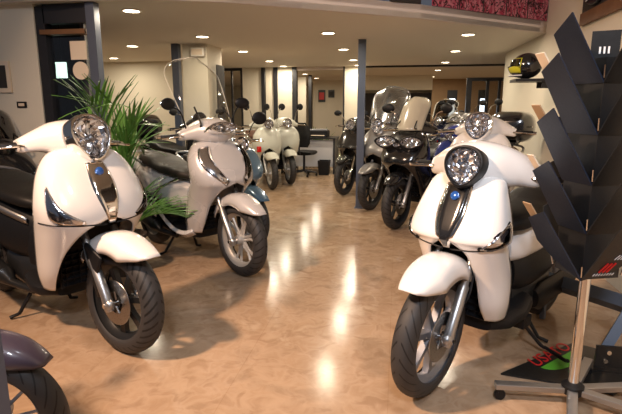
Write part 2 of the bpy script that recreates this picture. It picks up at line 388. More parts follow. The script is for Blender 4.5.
# ceiling lights
def make_light():
    o = thing('ceiling_light', 'x', 'ceiling light')
    MB().lathe([(.075, 0), (.095, 0), (.10, -.006), (.095, -.012), (.075, -.010)], n=32, ax='z', closed=True).build('trim_ring', 'lamptrim', o)
    MB().lathe([(.0005, -.004), (.075, -.004), (.075, -.001), (.0005, -.001)], n=32, ax='z', closed=True).build('diffuser', 'lampglow', o)
    return o
LROWS = [
 ('row of lights nearest the left wall', [(-3.9, 7.0), (-5.17, 8.6)]),
 ('row over the scooter with the tall windshield', [(-2.50, 4.52), (-2.50, 6.25), (-2.50, 7.95), (-2.50, 9.65), (-2.50, 10.85)]),
 ('row running past the free-standing column', [(-.87, 6.22), (-.87, 7.95), (-.87, 9.7), (-.87, 10.9)]),
 ('row over the parked scooters on the right', [(.83, 6.65), (.88, 8.5), (.90, 10.5), (.92, 12.6), (.95, 15.2)]),
 ('row in the back room behind the desk', [(-2.5, 13.4), (-2.5, 15.3), (-2.5, 17.6), (-3.1, 12.6)]),
]
ordn = ['nearest', 'second', 'third', 'fourth', 'farthest']
proto = make_light(); first = True; nl = 0
for rn, pts in LROWS:
    for k, (x, y) in enumerate(pts):
        o = proto if first else copy_tree(proto); first = False
        o.location = (x, y, H); o['group'] = 'round ceiling downlights'
        o['label'] = 'round warm ceiling light, %s in the %s' % (ordn[k] if k < len(pts) - 1 else 'farthest', rn)
        area('downlight', (x, y, H - .03), .15, LAMP_E, (1, .86, .66)); nl += 1
# ------------------------------------------------------------------ scooters
def sect(w, zb, zt, n=20, e=.6, x=0):
    c = (zb + zt) / 2; h = (zt - zb) / 2; out = []
    for k in range(n):
        t = 2 * pi * k / n; cs, sn = cos(t), sin(t)
        out.append(V(x, w * copysign(abs(cs) ** e, cs), c + h * copysign(abs(sn) ** e, sn)))
    return out
def interp(tab, z):
    tab = sorted(tab)
    if z <= tab[0][0]: return tab[0][1:]
    for a, b in zip(tab, tab[1:]):
        if a[0] <= z <= b[0]:
            t = (z - a[0]) / (b[0] - a[0])
            return tuple(p + (q - p) * t for p, q in zip(a[1:], b[1:]))
    return tab[-1][1:]
def smooth_tab(tab, n=5):
    r = catmull([V(t[0], t[1], t[2]) for t in tab], n); r2 = catmull([V(t[3], t[4], 0) for t in tab], n)
    return [(a.x, a.y, a.z, b.x, max(b.y, 0)) for a, b in zip(r, r2)]
# z, nose x, half width, depth of the wrap, opening angle (deg)
SHIELD = {
 'liberty': [(1.015, -.25, .08, .04, 0), (.99, -.215, .165, .07, 0), (.92, -.165, .20, .10, 0), (.80, -.10, .235, .14, 0), (.73, -.07, .24, .16, 0), (.70, -.085, .215, .165, 8), (.65, -.11, .212, .17, 22), (.52, -.17, .208, .17, 29), (.38, -.22, .20, .14, 31), (.29, -.28, .175, .11, 38)],
 'beverly': [(1.06, -.25, .09, .05, 0), (1.03, -.21, .18, .09, 0), (.94, -.14, .245, .14, 0), (.81, -.065, .28, .20, 0), (.72, -.045, .28, .23, 0), (.65, -.07, .265, .25, 26), (.52, -.16, .24, .23, 46), (.38, -.26, .215, .19, 55), (.28, -.36, .18, .13, 58)],
 'sh': [(1.01, -.26, .10, .05, 0), (.98, -.21, .19, .09, 0), (.89, -.14, .25, .15, 0), (.78, -.06, .265, .20, 0), (.70, -.04, .25, .22, 0), (.64, -.08, .235, .23, 22), (.52, -.17, .21, .22, 34), (.38, -.26, .19, .19, 36), (.27, -.34, .16, .15, 40)],
 'vespa': [(.93, -.20, .08, .04, 0), (.90, -.17, .15, .08, 0), (.80, -.13, .22, .12, 0), (.68, -.11, .235, .15, 0), (.60, -.11, .23, .17, 0), (.52, -.14, .22, .17, 24), (.42, -.19, .20, .16, 34), (.33, -.24, .19, .14, 36), (.27, -.28, .18, .12, 38)],
 'maxi': [(1.06, -.20, .10, .05, 0), (1.02, -.14, .19, .10, 0), (.92, -.04, .25, .17, 0), (.80, .04, .27, .24, 0), (.72, .06, .265, .27, 0), (.66, .02, .25, .28, 20), (.54, -.10, .24, .28, 32), (.40, -.22, .21, .22, 36), (.28, -.32, .18, .18, 40)],
}
SE = [.8]
def surf(tab, ph, z):
    xf, w_, dep, p0 = interp(tab, z)
    e = SE[0]; a = asin(min(1, sin(radians(min(abs(ph), 90))) ** (.8 / e)))
    y = w_ * sin(a) ** e if a > 0 else 0
    x = xf - dep * (1 - max(cos(a), 0) ** e)
    return V(x, y if ph >= 0 else -y, z)
def patch(tab, ta, tb, off, n=14, m=6, T=None):
    """strip between two curves given in (angle, z); lies on the shield"""
    A = catmull([V(a, z, 0) for a, z in ta], n // (len(ta) - 1)); Bc = catmull([V(a, z, 0) for a, z in tb], n // (len(tb) - 1))
    rows = []
    for p, q in zip(A, Bc):
        row = []
        for j in range(m + 1):
            t = j / m; r = p.lerp(q, t); s0 = surf(tab, r.x, r.y)
            nn = (surf(tab, r.x + 1, r.y) - surf(tab, r.x - 1, r.y)).cross(surf(tab, r.x, r.y + .01) - surf(tab, r.x, r.y - .01))
            nn = nn.normalized(); nn = nn if nn.x > 0 else -nn
            bulge = off * (1 if 0 < t < 1 else .2)
            row.append(s0 + nn * bulge)
        rows.append(row)
    mb = MB(T); mb.grid(rows); return mb
def lamp_unit(parent, c, n, rx, rz, kind='round', T=None, name='headlight', bezel='chrome'):
    n = Vector(n).normalized(); c = Vector(c) + n * .028; side = V(0, 1, 0); upv = n.cross(side).normalized()
    if upv.z < 0: upv = -upv
    def P(t, k=1, d=0):
        cs, sn = cos(t), sin(t)
        if kind == 'shield': a = rx * cs * (1 + .22 * sn) ; b = rz * (sn if sn > 0 else sn * 1.0); a *= (1 - .10 * (sn < 0) * sn * sn)
        elif kind == 'wide': a = rx * cs * (1 + .1 * sn); b = rz * sn * (1 - .25 * cs * cs)
        else: a, b = rx * cs, rz * sn
        return Vector(c) + side * a * k + upv * b * k + n * d
    K = 40; ts = [2 * pi * k / K for k in range(K)]
    mb = MB(T); rows = [[P(t, k, d) for t in ts] for k, d in ((1.10, -.09), (1.15, -.01), (1.10, .008), (1.02, .010), (.97, .0), (.97, -.024))]
    mb.grid(rows, cv=True); h = mb.build(name, bezel, parent)
    rq = random.Random(5); K2 = 24; t2 = [2 * pi * k / K2 for k in range(K2)]
    mb = MB(T); mb.grid([[P(t + (.06 * rq.uniform(-1, 1) if 0 < ri < 5 else 0), k, d + (rq.uniform(-.0065, .0065) if 0 < ri < 5 else 0)) for t in t2] for ri, (k, d) in enumerate(((.99, -.003), (.84, -.010), (.68, -.016), (.5, -.020), (.32, -.022), (.03, -.023)))], cv=True)
    mb.build('reflector', 'reflector', h, False)
    mb = MB(T); R = n.to_track_quat('X', 'Z').to_matrix()
    mb.ell(Vector(c) - n * .012, (.018, rx * .2, rx * .2), R=R); mb.build('bulb_shield', 'disc', h)
    mb = MB(T); mb.grid([[P(t, k, d) for t in ts] for k, d in ((.99, .0), (.9, .009), (.7, .017), (.45, .022), (.2, .024), (.01, .025))], cv=True)
    mb.build('glass_lens', 'lens', h); return h
def make_wheel(parent, c, R, W, style, rimm, tyrem, T=None, name='front_wheel', fine=True, disc=1):
    rr = R - W * .62; w2 = W / 2; K = 64 if fine else 32
    mb = MB(T); rim = [(rr + .004, -w2 * .72), (rr + .008, -w2 * .62), (rr - .012, -w2 * .5), (rr - .03, -w2 * .2), (rr - .03, w2 * .2), (rr - .012, w2 * .5), (rr + .008, w2 * .62), (rr + .004, w2 * .72), (rr - .016, w2 * .62), (rr - .040, w2 * .2), (rr - .040, -w2 * .2), (rr - .016, -w2 * .62)]
    mb.lathe(rim, c, n=K, closed=True)
    mb.lathe([(.001, -.045), (.032, -.045), (.04, -.02), (.04, .02), (.032, .045), (.001, .045)], c, n=20)
    ns = {'six': 6, 'seven': 7, 'five': 5, 'multi': 12}[style]
    C = Vector(c)
    for k in range(ns):
        t = 2 * pi * (k + .25) / ns
        if style == 'six':
            for s in (-1, 1):
                t0, t1 = t + s * .10, t + s * .19
                mb.tube([C + V(.03 * cos(t0 + s * .3), 0, .03 * sin(t0 + s * .3)), C + V((rr * .5) * cos(t0), .006, (rr * .5) * sin(t0)), C + V((rr - .025) * cos(t1), 0, (rr - .025) * sin(t1))], [.012, .010, .012], 8)
        elif style == 'multi':
            mb.tube([C + V(.03 * cos(t), 0, .03 * sin(t)), C + V((rr - .025) * cos(t + .1), 0, (rr - .025) * sin(t + .1))], [.007, .006], 6)
        else:
            a = V(cos(t), 0, sin(t)); b = V(-sin(t), 0, cos(t))
            rings = []
            for q, hw, th in ((.025, .020, .018), (rr * .45, .012, .015), (rr * .75, .014, .015), (rr - .022, .026, .014)):
                p = C + a * q; rings.append([p + b * hw + V(0, th, 0), p - b * hw + V(0, th, 0), p - b * hw * 1.2 - V(0, th, 0), p + b * hw * 1.2 - V(0, th, 0)])
            mb.loft(rings)
    wh = mb.build(name, rimm, parent)
    prof = []
    for k in range(21):
        a = radians(-128 + 256 * k / 20); pr = W * .56
        prof.append((R - pr + pr * cos(a) * 1.0 if cos(a) > 0 else R - pr + pr * cos(a) * .55, w2 * (abs(sin(a)) ** .8) * copysign(1, sin(a))))
    mb = MB(T); mb.lathe(prof, c, n=96 if fine else 40, uv=True); mb.build('tyre', tyrem, wh, ang=80)
    if disc:
        mb = MB(T); mb.lathe([(.055, .0), (.118, .0), (.12, .002), (.118, .004), (.055, .004)], C + V(0, disc * .052, 0), n=40, closed=True)
        for k in range(5):
            t = 2 * pi * k / 5; mb.tube([C + V(.02 * cos(t), disc * .05, .02 * sin(t)), C + V(.06 * cos(t + .3), disc * .054, .06 * sin(t + .3))], .006, 6)
        mb.build('brake_disc', 'disc', wh)
    return wh
def scooter(name, label, pos, head, k):
    g = k.get; body = k['body']; R = g('R', .28); W = g('W', .10); s = k.get('scale', 1)
    root = thing(name, label, g('cat', 'scooter'), (pos[0], pos[1], .002), radians(head), s)
    if 'lean' in k: root.rotation_euler.x = radians(k['lean'])
    fine = g('fine', False); wb = g('wb', 1.36)
    axis = V(-.46, 0, .89).normalized(); T = Matrix.Translation((0, 0, R)) @ Matrix.Rotation(radians(g('steer', 0)), 4, axis) @ Matrix.Translation((0, 0, -R))
    zo = g('zo', 0)
    tab = smooth_tab(sorted([(t[0] + zo, *t[1:]) for t in SHIELD[k['shield']]]))
    C = V(0, 0, R)
    SE[0] = g('e', .8)
    # --- front end
    make_wheel(root, C, R, W, g('style', 'six'), g('rim', 'alloylight'), g('tyre', 'tyre'), T, fine=fine, disc=g('disc', 1))
    rk = .52
    for sd in (-1, 1):
        mb = MB(T); yy = sd * (W / 2 + .032)
        L = .36 if g('fender', 'std') != 'vespa' else .2
        top = C + V(-rk * L, yy, L)
        mb.tube([C + V(.012, yy, -.035), C + V(.0, yy, -.01), C + V(-.02, yy, .04), C + V(-rk * L * .62, yy, L * .62), C + V(-rk * L * .64, yy, L * .64), top], [.018, .028, .025, .025, .019, .019], 14)
        mb.ell(C + V(.004, yy, 0), (.03, .026, .03))
        mb.build('fork_leg', g('fork', 'satin'), root)
    mb = MB(T); mb.tube([C + V(0, -.12, 0), C + V(0, .12, 0)], .011, 10); mb.build('axle', 'chrome', root)
    if g('disc', 1):
        mb = MB(T); d = g('disc', 1); mb.box(C + V(-.085, d * .075, .075), (.05, .045, .10), Matrix.Rotation(-.5, 3, 'Y')); mb.build('brake_caliper', 'plastic', root, bevel=.01)
        mb = MB(T); mb.tube(catmull([C + V(-.08, d * .09, .11), C + V(-.11, d * .12, .2), C + V(-.18, d * .10, .33), C + V(-.22, d * .08, .45)], 4), .005, 6); mb.build('brake_hose', 'plastic', root)
    # fender
    fd = g('fender', 'std'); Rf = R + (.068 if g('fender', 'std') == 'nose' else .055 if g('fender', 'std') != 'vespa' else .038)
    pars = {'std': (50, -62, .088, .085), 'nose': (43, -52, .102, .10), 'short': (45, -40, .075, .075), 'vespa': (72, -80, .115, .15)}[fd]
    rows = []; n = 22
    for i in range(n + 1):
        q = i / n; th = radians(pars[0] + (pars[1] - pars[0]) * q)
        tp = min(1, (q * 4.5 + .02)) ** .55 if fd != 'vespa' else min(1, q * 6 + .05) ** .5
        tr = 1 if q < .8 else 1 - (q - .8) * 1.2
        wf = pars[2] * (.35 + .65 * tp) * tr; dr_ = pars[3] * tp * (1 if q < .75 else 1 - (q - .75) * 1.5)
        rad = Rf + (.016 * sin(pi * q)) + (.03 * (1 - tp) if fd in ('nose', 'std') else 0)
        row = []
        for j in range(17):
            a = radians(-90 + 180 * j / 16); e = .75
            y = wf * abs(sin(a)) ** e * copysign(1, a); r_ = rad - dr_ * (1 - max(cos(a), 0) ** e)
            row.append(C + V(r_ * sin(th), y, r_ * cos(th)))
        rows.append(row)
    mb = MB(T); mb.grid(rows); fo = mb.build('front_fender', g('fenderm', body), root, solid=.006, off=-1)
    if g('fendercap'):
        for sd in (-1, 1):
            mb = MB(T); mb.box(C + V(-.10, sd * (W / 2 + .045), .235), (.15, .02, .10), Matrix.Rotation(.45, 3, 'Y')); mb.build('fork_cover', 'plastic', fo, bevel=.012)
    # --- leg shield
    for part in (0,):
        mb = MB(); zs = [t[0] for t in tab]
        for sd in (-1, 1):
            rows = []
            for (z, xf, w_, dep, p0) in tab:
                rows.append([surf(tab, sd * (p0 + (90 - p0) * (j / 12)), z) for j in range(13)])
            # side return towards the rider
            for rw, t in zip(rows, tab): rw.append(rw[-1] + V(-.035, -sd * .01, 0)); 
            mb.grid(rows)
        sh = mb.build('leg_shield', body, root, solid=.008, off=-1, ang=50)
    zmid = [t[0] for t in tab if t[4] <= 0.5][0]; ztop = tab[-1][0]; zbot = tab[0][0]
    # inner fairing (dark) filling behind the shield
    mb = MB(); rings = []
    for (z, xf, w_, dep, p0) in tab[::2]:
        xb = xf - dep; ring = []
        ww = w_ * .93
        for kx in range(24):
            t = 2 * pi * kx / 24; cs, sn = cos(t), sin(t)
            ring.append(V(xb - .035 + .055 * copysign(abs(sn) ** .6, sn), ww * copysign(abs(cs) ** .7, cs), z - .006))
        rings.append(ring)
    mb.loft(rings); mb.build('inner_fairing', g('inner', 'plastic'), root)
    # radiator grille with slats in the wheel arch
    xg = interp(tab, .45)[0] - interp(tab, .45)[2] + .03
    if fd != 'vespa':
        mb = MB(); mb.box((xg - .005, 0, .45), (.02, .25, .32))
        for q in range(9): mb.box((xg + .014, 0, .31 + q * .035), (.02, .24, .006), Matrix.Rotation(.5, 3, 'Y'))
        for q in range(6): mb.box((xg + .012, -.10 + q * .04, .45), (.014, .005, .30))
        mb.build('radiator_grille', 'plastic', sh, False)
    # centre strip + emblem
    cs_ = g('strip')
    if cs_:
        zt, zm, zb, at, ab, smat = cs_
        if fine and g('stripedge'):
            patch(tab, [(-at - 3, zt + .012), (-(at + ab) / 2 * 1.02 - 3.5, zm), (-ab * .2 - 1.2, zb - .012)], [(at + 3, zt + .012), ((at + ab) / 2 * 1.02 + 3, zm), (ab * .2 + 1.2, zb - .012)], .003).build('strip_surround', g('stripedge'), sh, solid=.004)
        st = patch(tab, [(-at, zt), (-(at + ab) / 2, zm), (-ab * .2, zb)], [(at, zt), ((at + ab) / 2, zm), (ab * .2, zb)], .008).build('centre_strip', smat, sh, solid=.006)
        if g('emblem', True):
            ze = zt - .045; p = surf(tab, 0, ze); nn = V(1, 0, .45).normalized(); mb = MB()
            u2 = V(0, 1, 0); v2 = nn.cross(u2)
            for rr_, z0, z1 in ((.021, .006, .016),):
                ring = [(a * pi / 12) for a in range(24)]
                rows = [[p + nn * d + (u2 * cos(a) + v2 * sin(a)) * q for a in ring] for q, d in ((rr_, z0), (rr_, z1), (rr_ * .8, z1 + .003), (.001, z1 + .004))]
                mb.grid(rows, cv=True)
            mb.build('emblem', 'emblem', sh)
    if fine and fd == 'nose':
        zs_ = g('seamz', .70)
        for sd in (-1, 1):
            A = [(sd * 3, zs_ - .012), (sd * 40, zs_ + .002), (sd * 86, zs_ + .012)]; Bq = [(sd * 3, zs_ - .004), (sd * 40, zs_ + .010), (sd * 86, zs_ + .020)]
            patch(tab, A, Bq, .003, 12, 2).build('panel_seam', 'plastic', sh, solid=.002)
    # turn signals set in the shield
    for sd in (-1, 1):
        tsg = g('signal')
        if tsg:
            A = [(sd * a, z) for a, z in tsg[0]]; Bq = [(sd * a, z) for a, z in tsg[1]]
            lp = patch(tab, A, Bq, .005).build('turn_signal', 'reflector', sh, solid=.004)
            patch(tab, A, Bq, .012).build('glass_lens', 'lens', lp, solid=.002)
            if g('signaltrim'):
                Pp = [surf(tab, a, z) + V(.006, 0, 0) for a, z in A + Bq[::-1] + A[:1]]
                cp = []
                for a_, b_ in zip(Pp, Pp[1:]): cp += [a_.lerp(b_, t / 3) for t in range(3)]
                MB().tube(cp + [Pp[-1]], .0045, 6).build('signal_trim', g('signaltrim'), lp)
    # --- handlebar
    hx, hz = g('hx', -.31), g('hz', 1.085)
    if g('barcover', True):
        mb = MB(T); rings = []
        prof = g('barprof', [(-.25, -.10, -.035, .030, .028), (-.235, -.10, -.035, .036, .036), (-.17, -.055, -.01, .065, .055), (-.10, -.012, 0, .10, .085), (0, 0, 0, .125, .10), (.10, -.012, 0, .10, .085), (.17, -.055, -.01, .065, .055), (.235, -.10, -.035, .036, .036), (.25, -.10, -.035, .030, .028)])
        pts = catmull([V(p[0], p[1], p[2]) for p in prof], 4); rs = catmull([V(p[3], p[4], 0) for p in prof], 4)
        for p, r_ in zip(pts, rs):
            ring = []
            for q in range(20):
                t = 2 * pi * q / 20; ring.append(V(hx + p.y + r_.x * copysign(abs(cos(t)) ** .85, cos(t)) - .28 * r_.y * sin(t), p.x, hz + p.z + r_.y * copysign(abs(sin(t)) ** .85, sin(t))))
            rings.append(ring)
        mb.loft(rings); hb = mb.build('handlebar_cover', g('barm', body), root)
        # neck between shield and bar
        mb = MB(T); mb.tube([V(hx + .0, 0, hz - .02), V(hx + .02, 0, hz - .08), V(hx + .04, 0, hz - .14)], [.10, .085, .07], 16); mb.build('neck_cover', g('barm', body), root)
    gx, gz = hx - .105, hz - .035
    for sd in (-1, 1):
        mb = MB(T); mb.tube([V(gx, sd * .24, gz), V(gx - .01, sd * .26, gz), V(gx - .035, sd * .37, gz - .005), V(gx - .037, sd * .375, gz - .005)], [.02, .0175, .0175, .014], 12); gr = mb.build('grip', 'plastic', root)
        mb = MB(T); mb.tube([V(gx - .038, sd * .374, gz - .005), V(gx - .043, sd * .40, gz - .006)], [.014, .012], 10); mb.build('bar_end', 'chrome', gr)
        mb = MB(T); mb.tube(catmull([V(gx + .05, sd * .235, gz), V(gx + .055, sd * .28, gz), V(gx + .03, sd * .36, gz - .01), V(gx + .025, sd * .40, gz - .012)], 3), [.007] * 9 + [.008], 8); mb.build('brake_lever', g('lever', 'chrome'), root)
        if g('mirrors'):
            mh, mo = g('mirh', .20), g('miro', .16)
            a = V(gx + .03, sd * .19, gz + .03); b = V(gx + .05, sd * (.19 + mo * .4), gz + mh * .75); c = V(gx + .03, sd * (.19 + mo), gz + mh)
            mb = MB(T); mr = g('mirs', (.018, .065, .045)); mb.ell(c, mr, R=Matrix.Rotation(radians(sd * -12), 3, 'Z')); mi = mb.build('mirror', g('mirrorm', 'plastic'), root)
            mb = MB(T); mb.ell(c - V(.013, 0, 0), (.008, mr[1] * .88, mr[2] * .86)); mb.build('mirror_glass', 'mirrorglass', mi)
            mb = MB(T); mb.tube(catmull([a, b, c - V(0, sd * mr[1] * .3, mr[2] * .5)], 5), .006, 8); mb.build('mirror_stem', g('stemm', 'chrome'), mi)
    hl = g('headlight')
    if hl:
        c, n, rx, rz, kd = hl
        onbar = g('lamp_on_bar', True)
        lamp_unit(root, c, n, rx, rz, kd, T if onbar else None, bezel=g('bezel', 'chrome'))
        if g('lamp2'):
            for sd in (-1, 1):
                c2, n2, a2, b2 = g('lamp2'); lamp_unit(root, (c2[0], sd * c2[1], c2[2]), (n2[0], sd * n2[1], n2[2]), a2, b2, 'wide', None, 'twin_headlight', g('bezel', 'plastic'))
    # windshield
    ws = g('windshield')
    if ws:
        z0, z1, w0, w1, x0, lean, mt, curve = ws
        rows = []
        for i in range(15):
            q = i / 14; ww = (w0 + (w1 - w0) * sin(q * pi / 2)) * (1 if q < .72 else sqrt(max(0.0, 1 - ((q - .72) / .28) ** 2 * .80)))
            rows.append([V(x0 - lean * q - .05 * q * q - curve * (u_ ** 2), ww * u_, z0 + (z1 - z0) * (q - .035 * q * abs(u_) ** 2)) for u_ in [-1 + 2 * j / 14 for j in range(15)]])
        edgep = [r[0] for r in rows] + rows[-1][1:-1] + [r[-1] for r in rows[::-1]]
        mb = MB(T); mb.grid(rows); wo = mb.build('windshield', mt, root, solid=.003)
        mb = MB(T); mb.tube(edgep, .0022 if fine else .003, 6); mb.build('windshield_edge', g('wsedge', 'screenedge'), wo)
        for sd in (-1, 1):
            mb = MB(T); mb.tube(catmull([V(gx + .02, sd * .10, gz + .03), V(x0 - .02, sd * w0 * .7, z0 + .02), rows[4][7 + sd * 4] - V(.01, 0, 0)], 4), .007, 8); mb.build('windshield_bracket', 'plastic', wo)
    # --- floor, tunnel and body
    xb = -wb
    fz = g('floorz', .29)
    mb = MB(); x0 = interp(tab, zbot + .02)[0] - interp(tab, zbot + .02)[2] + .02
    rings = [sect(.13, fz - .06, fz + .01, x=x0 + .02), sect(.19, fz - .07, fz + .015, x=x0 - .08), sect(.195, fz - .07, fz + .015, x=-.62), sect(.17, fz - .06, fz + .05, x=-.75)]
    mb.loft(rings); mb.build('floorboard', g('floorm', 'plastic'), root)
    if g('tunnel'):
        mb = MB(); mb.loft([sect(.07, fz, fz + .34, x=x0 - .03), sect(.075, fz, fz + .24, x=-.5), sect(.09, fz, fz + .28, x=-.62), sect(.12, fz, fz + .36, x=-.78)]); mb.build('tunnel', g('tunnelm', 'plastic'), root)
    sp = g('skirt')
    if sp:   # body coloured strip along the floor edge
        for sd in (-1, 1):
            mb = MB(); A = catmull([V(x0 + .04, sd * .155, .30), V(-.5, sd * .20, .27), V(-.68, sd * .205, .29), V(-.90, sd * .20, .40), V(-1.05, sd * .17, .47)], 4)
            rows = [[p + V(0, 0, sp * .5), p + V(0, sd * .012, 0), p - V(0, sd * .02, sp * .5)] for p in A]; mb.grid(rows); mb.build('floor_skirt', body, root, solid=.008)
    tl = g('tail', .62)
    st_ = [(-.62, .09, .40, .66), (-.72, .14, .36, .70), (-.90, .18, .37, .745), (-1.15, .185, .43, .765), (-1.40, .165, .53, .79), (-1.62, .11, .64, .81), (-1.74, .045, .71, .80)]
    pts = catmull([V(a, b, 0) for a, b, c, d in st_], 4); zz = catmull([V(c, d, 0) for a, b, c, d in st_], 4)
    dx = wb - 1.36
    rc = g('rearcut', 0)
    mb = MB(); mb.loft([sect(p.y, q.x + (q.y - q.x) * rc, q.y, 24, .75, p.x - dx * .7) for p, q in zip(pts, zz)]); bd = mb.build('rear_body', g('rearm', body), root)
    if rc:
        mb = MB(); mb.loft([sect(p.y * .9, q.x - .03, q.x + (q.y - q.x) * (rc + .15), 24, .75, p.x - dx * .7) for p, q in zip(pts[2:-4], zz[2:-4])]); mb.build('lower_body', 'plastic', root)
    if g('stripe'):
        for sd in (-1, 1):
            mb = MB(); A = [(p.x - dx * .7, p.y * 1.0, q.y - .05) for p, q in zip(pts[2:-4], zz[2:-4])]
            mb.grid([[V(x_, sd * (y_ + .004), z_ + .02), V(x_, sd * (y_ + .010), z_), V(x_, sd * (y_ + .003), z_ - .025)] for x_, y_, z_ in A]); mb.build('side_stripe', 'satin', bd, solid=.006)
    if g('sidetrim'):
        for sd in (-1, 1):
            mb = MB(); mb.tube(catmull([V(-.66, sd * .125, .70), V(-.85, sd * .182, .62), V(-1.0, sd * .192, .52), V(-1.06, sd * .18, .44)], 4), .010, 8); mb.build('side_trim', 'chrome', bd)
    mb = MB()
    rings = [sect(w_, zb, zt, 24, .7, x_ - dx * .7) for x_, w_, zb, zt in ((-.565, .04, .70, .735), (-.585, .10, .695, .755), (-.66, .145, .69, .785), (-.80, .165, .70, .80), (-.95, .17, .715, .805), (-1.03, .17, .73, .815), (-1.10, .165, .74, .85), (-1.25, .155, .755, .87), (-1.38, .12, .77, .865), (-1.44, .06, .785, .845))]
    mb.loft(rings); se = mb.build('seat', g('seatm', 'seat'), root)
    mb = MB(); mb.tube(catmull([V(-1.22 - dx * .7, -.18, .80), V(-1.45 - dx * .7, -.16, .845), V(-1.62 - dx * .7, -.07, .86), V(-1.62 - dx * .7, .07, .86), V(-1.45 - dx * .7, .16, .845), V(-1.22 - dx * .7, .18, .80)], 4), .012, 8); mb.build('grab_rail', g('rail', 'satin'), root)
    mb = MB(); mb.ell((-1.73 - dx * .7, 0, .74), (.035, .075, .035)); mb.build('tail_light', 'red', root)
    # engine, rear wheel
    make_wheel(root, (xb, 0, g('Rr', R - .01)), g('Rr', R - .01), W + .01, g('style', 'six'), g('rim', 'alloylight'), g('tyre', 'tyre'), None, 'rear_wheel', fine=False, disc=0)
    mb = MB(); mb.loft([sect(.09, .20, .40, x=-.66), sect(.13, .18, .42, x=-.85), sect(.12, .20, .42, x=-1.1)]); mb.build('engine', 'alloyblack', root)
    mb = MB(); mb.loft([[V(x_, y_ * q + .135, z_ * q2 + .27) for y_, z_ in [(.04 * cos(a * pi / 8), sin(a * pi / 8)) for a in range(16)]] for x_, q, q2 in ((-.85, .7, .05), (-.92, 1, .085), (-1.2, 1, .07), (-1.36, 1, .09), (-1.45, .8, .05))]); mb.build('transmission_cover', 'plastic', root)
    mb = MB(); mb.tube([V(-.75, -.12, .2), V(-.95, -.16, .22), V(-1.0, -.175, .26), V(-1.5, -.18, .37), V(-1.53, -.18, .377)], [.02, .025, .055, .058, .045], 14); mb.build('exhaust', g('exh', 'alloyblack'), root)
    mb = MB(); rows = []
    for i in range(10):
        th = radians(20 - 95 * i / 9); rf = R + .04
        rows.append([V(xb + rf * sin(th), .06 * u_, R + rf * cos(th) - .02 * u_ * u_) for u_ in (-1, -.6, 0, .6, 1)])
    mb.grid(rows); mb.build('rear_mudguard', 'plastic', root, solid=.005)
    mb = MB()
    for sd in (-1, 1): mb.tube([V(-.84, sd * .08, .20), V(-.90, sd * .16, .03), V(-.92, sd * .21, .012)], .011, 8)
    mb.tube([V(-.84, -.08, .20), V(-.84, .08, .20)], .012, 8); mb.build('centre_stand', 'plastic', root)
    if g('kick'):
        mb = MB(); sd = g('kick'); mb.tube(catmull([V(-.70, sd * .12, .20), V(-.76, sd * .22, .06), V(-.77, sd * .26, .04), V(-.72, sd * .36, .035), V(-.70, sd * .39, .045)], 4), .010, 8); mb.box((-.70, sd * .14, .19), (.10, .06, .06)); mb.build('side_stand', 'plastic', root)
    if g('topcase'):
        tc = tag(MB().loft([[V(x_ - 1.62, w_ * copysign(abs(cos(a * pi / 12)) ** .6, cos(a * pi / 12)), 1.05 + h_ * 1.08 * copysign(abs(sin(a * pi / 12)) ** .7, sin(a * pi / 12))) for a in range(24)] for x_, w_, h_ in ((.24, .10, .06), (.22, .16, .10), (.12, .215, .145), (-.05, .23, .155), (-.2, .20, .13), (-.27, .12, .08))]).build('top_case', 'blackp', root), 'x', 'x')
        del tc['label']; del tc['category']
        MB().tube([V(-1.62 + .21 - .2 * sin(a), .24 * cos(a) * .98, 1.06) for a in [pi * q / 12 for q in range(1, 12)]], .006, 6).build('case_seam', 'chrome', tc)
        MB().box((-1.58, 0, .885), (.26, .16, .02)).box((-1.5, 0, .84), (.03, .1, .09)).build('case_rack', 'plastic', root)
    return root
BIGBAR = [(-.27, -.11, -.03, .040, .040), (-.255, -.11, -.03, .050, .052), (-.18, -.065, -.005, .078, .075), (-.10, -.015, 0, .105, .105), (0, 0, 0, .125, .12), (.10, -.015, 0, .105, .105), (.18, -.065, -.005, .078, .075), (.255, -.11, -.03, .050, .052), (.27, -.11, -.03, .040, .040)]
# the three white scooters in front
SHLD = (V(1, 0, .42))
liberty = scooter('white_scooter', 'white scooter at the front right, blue emblem on a dark centre strip', (.195, 2.30), 234, dict(
    body='white', shield='liberty', fine=True, style='seven', rim='alloygrey', tyre='tyre_s', steer=6, e=.6, barprof=BIGBAR, disc=1, R=.302, W=.108, rearcut=.45,
    strip=(.975, .85, .712, 13, 7, 'blackp'), stripedge='chrome', inner='seat',
    signal=([(42, .722), (64, .785), (89, .835)], [(43, .712), (66, .712), (89, .732)]), signaltrim='plastic',
    headlight=((-.19, 0, 1.065), (1, 0, .22), .080, .087, 'shield'), bezel='plastic', fender='nose', scale=1.05, zo=.02, hz=1.06, hx=-.325, kick=1,
    mirrors=False, seatm='seat', wb=1.34))
bev = scooter('white_scooter', 'white scooter at the front left with its nose over a chevron-treaded black wheel', (-1.52, 2.44), 333, dict(
    body='white', shield='beverly', fine=True, style='seven', rim='alloyblack', tyre='tyre_v', steer=4, e=.7, rearm='plastic', stripe=True, disc=-1, R=.285, W=.115,
    strip=(.995, .87, .70, 9, 10, 'chrome'), inner='seat',
    signal=([(66, .90), (50, .80), (24, .725)], [(69, .88), (66, .735), (26, .705)]),
    headlight=((-.225, 0, 1.115), (1, 0, .30), .098, .112, 'shield'), fender='nose', scale=1.10, zo=.01, fendercap=True, hz=1.11, hx=-.36, wb=1.5, tunnel=True, seatm='seat',
    mirrors=False, fork='satin'))
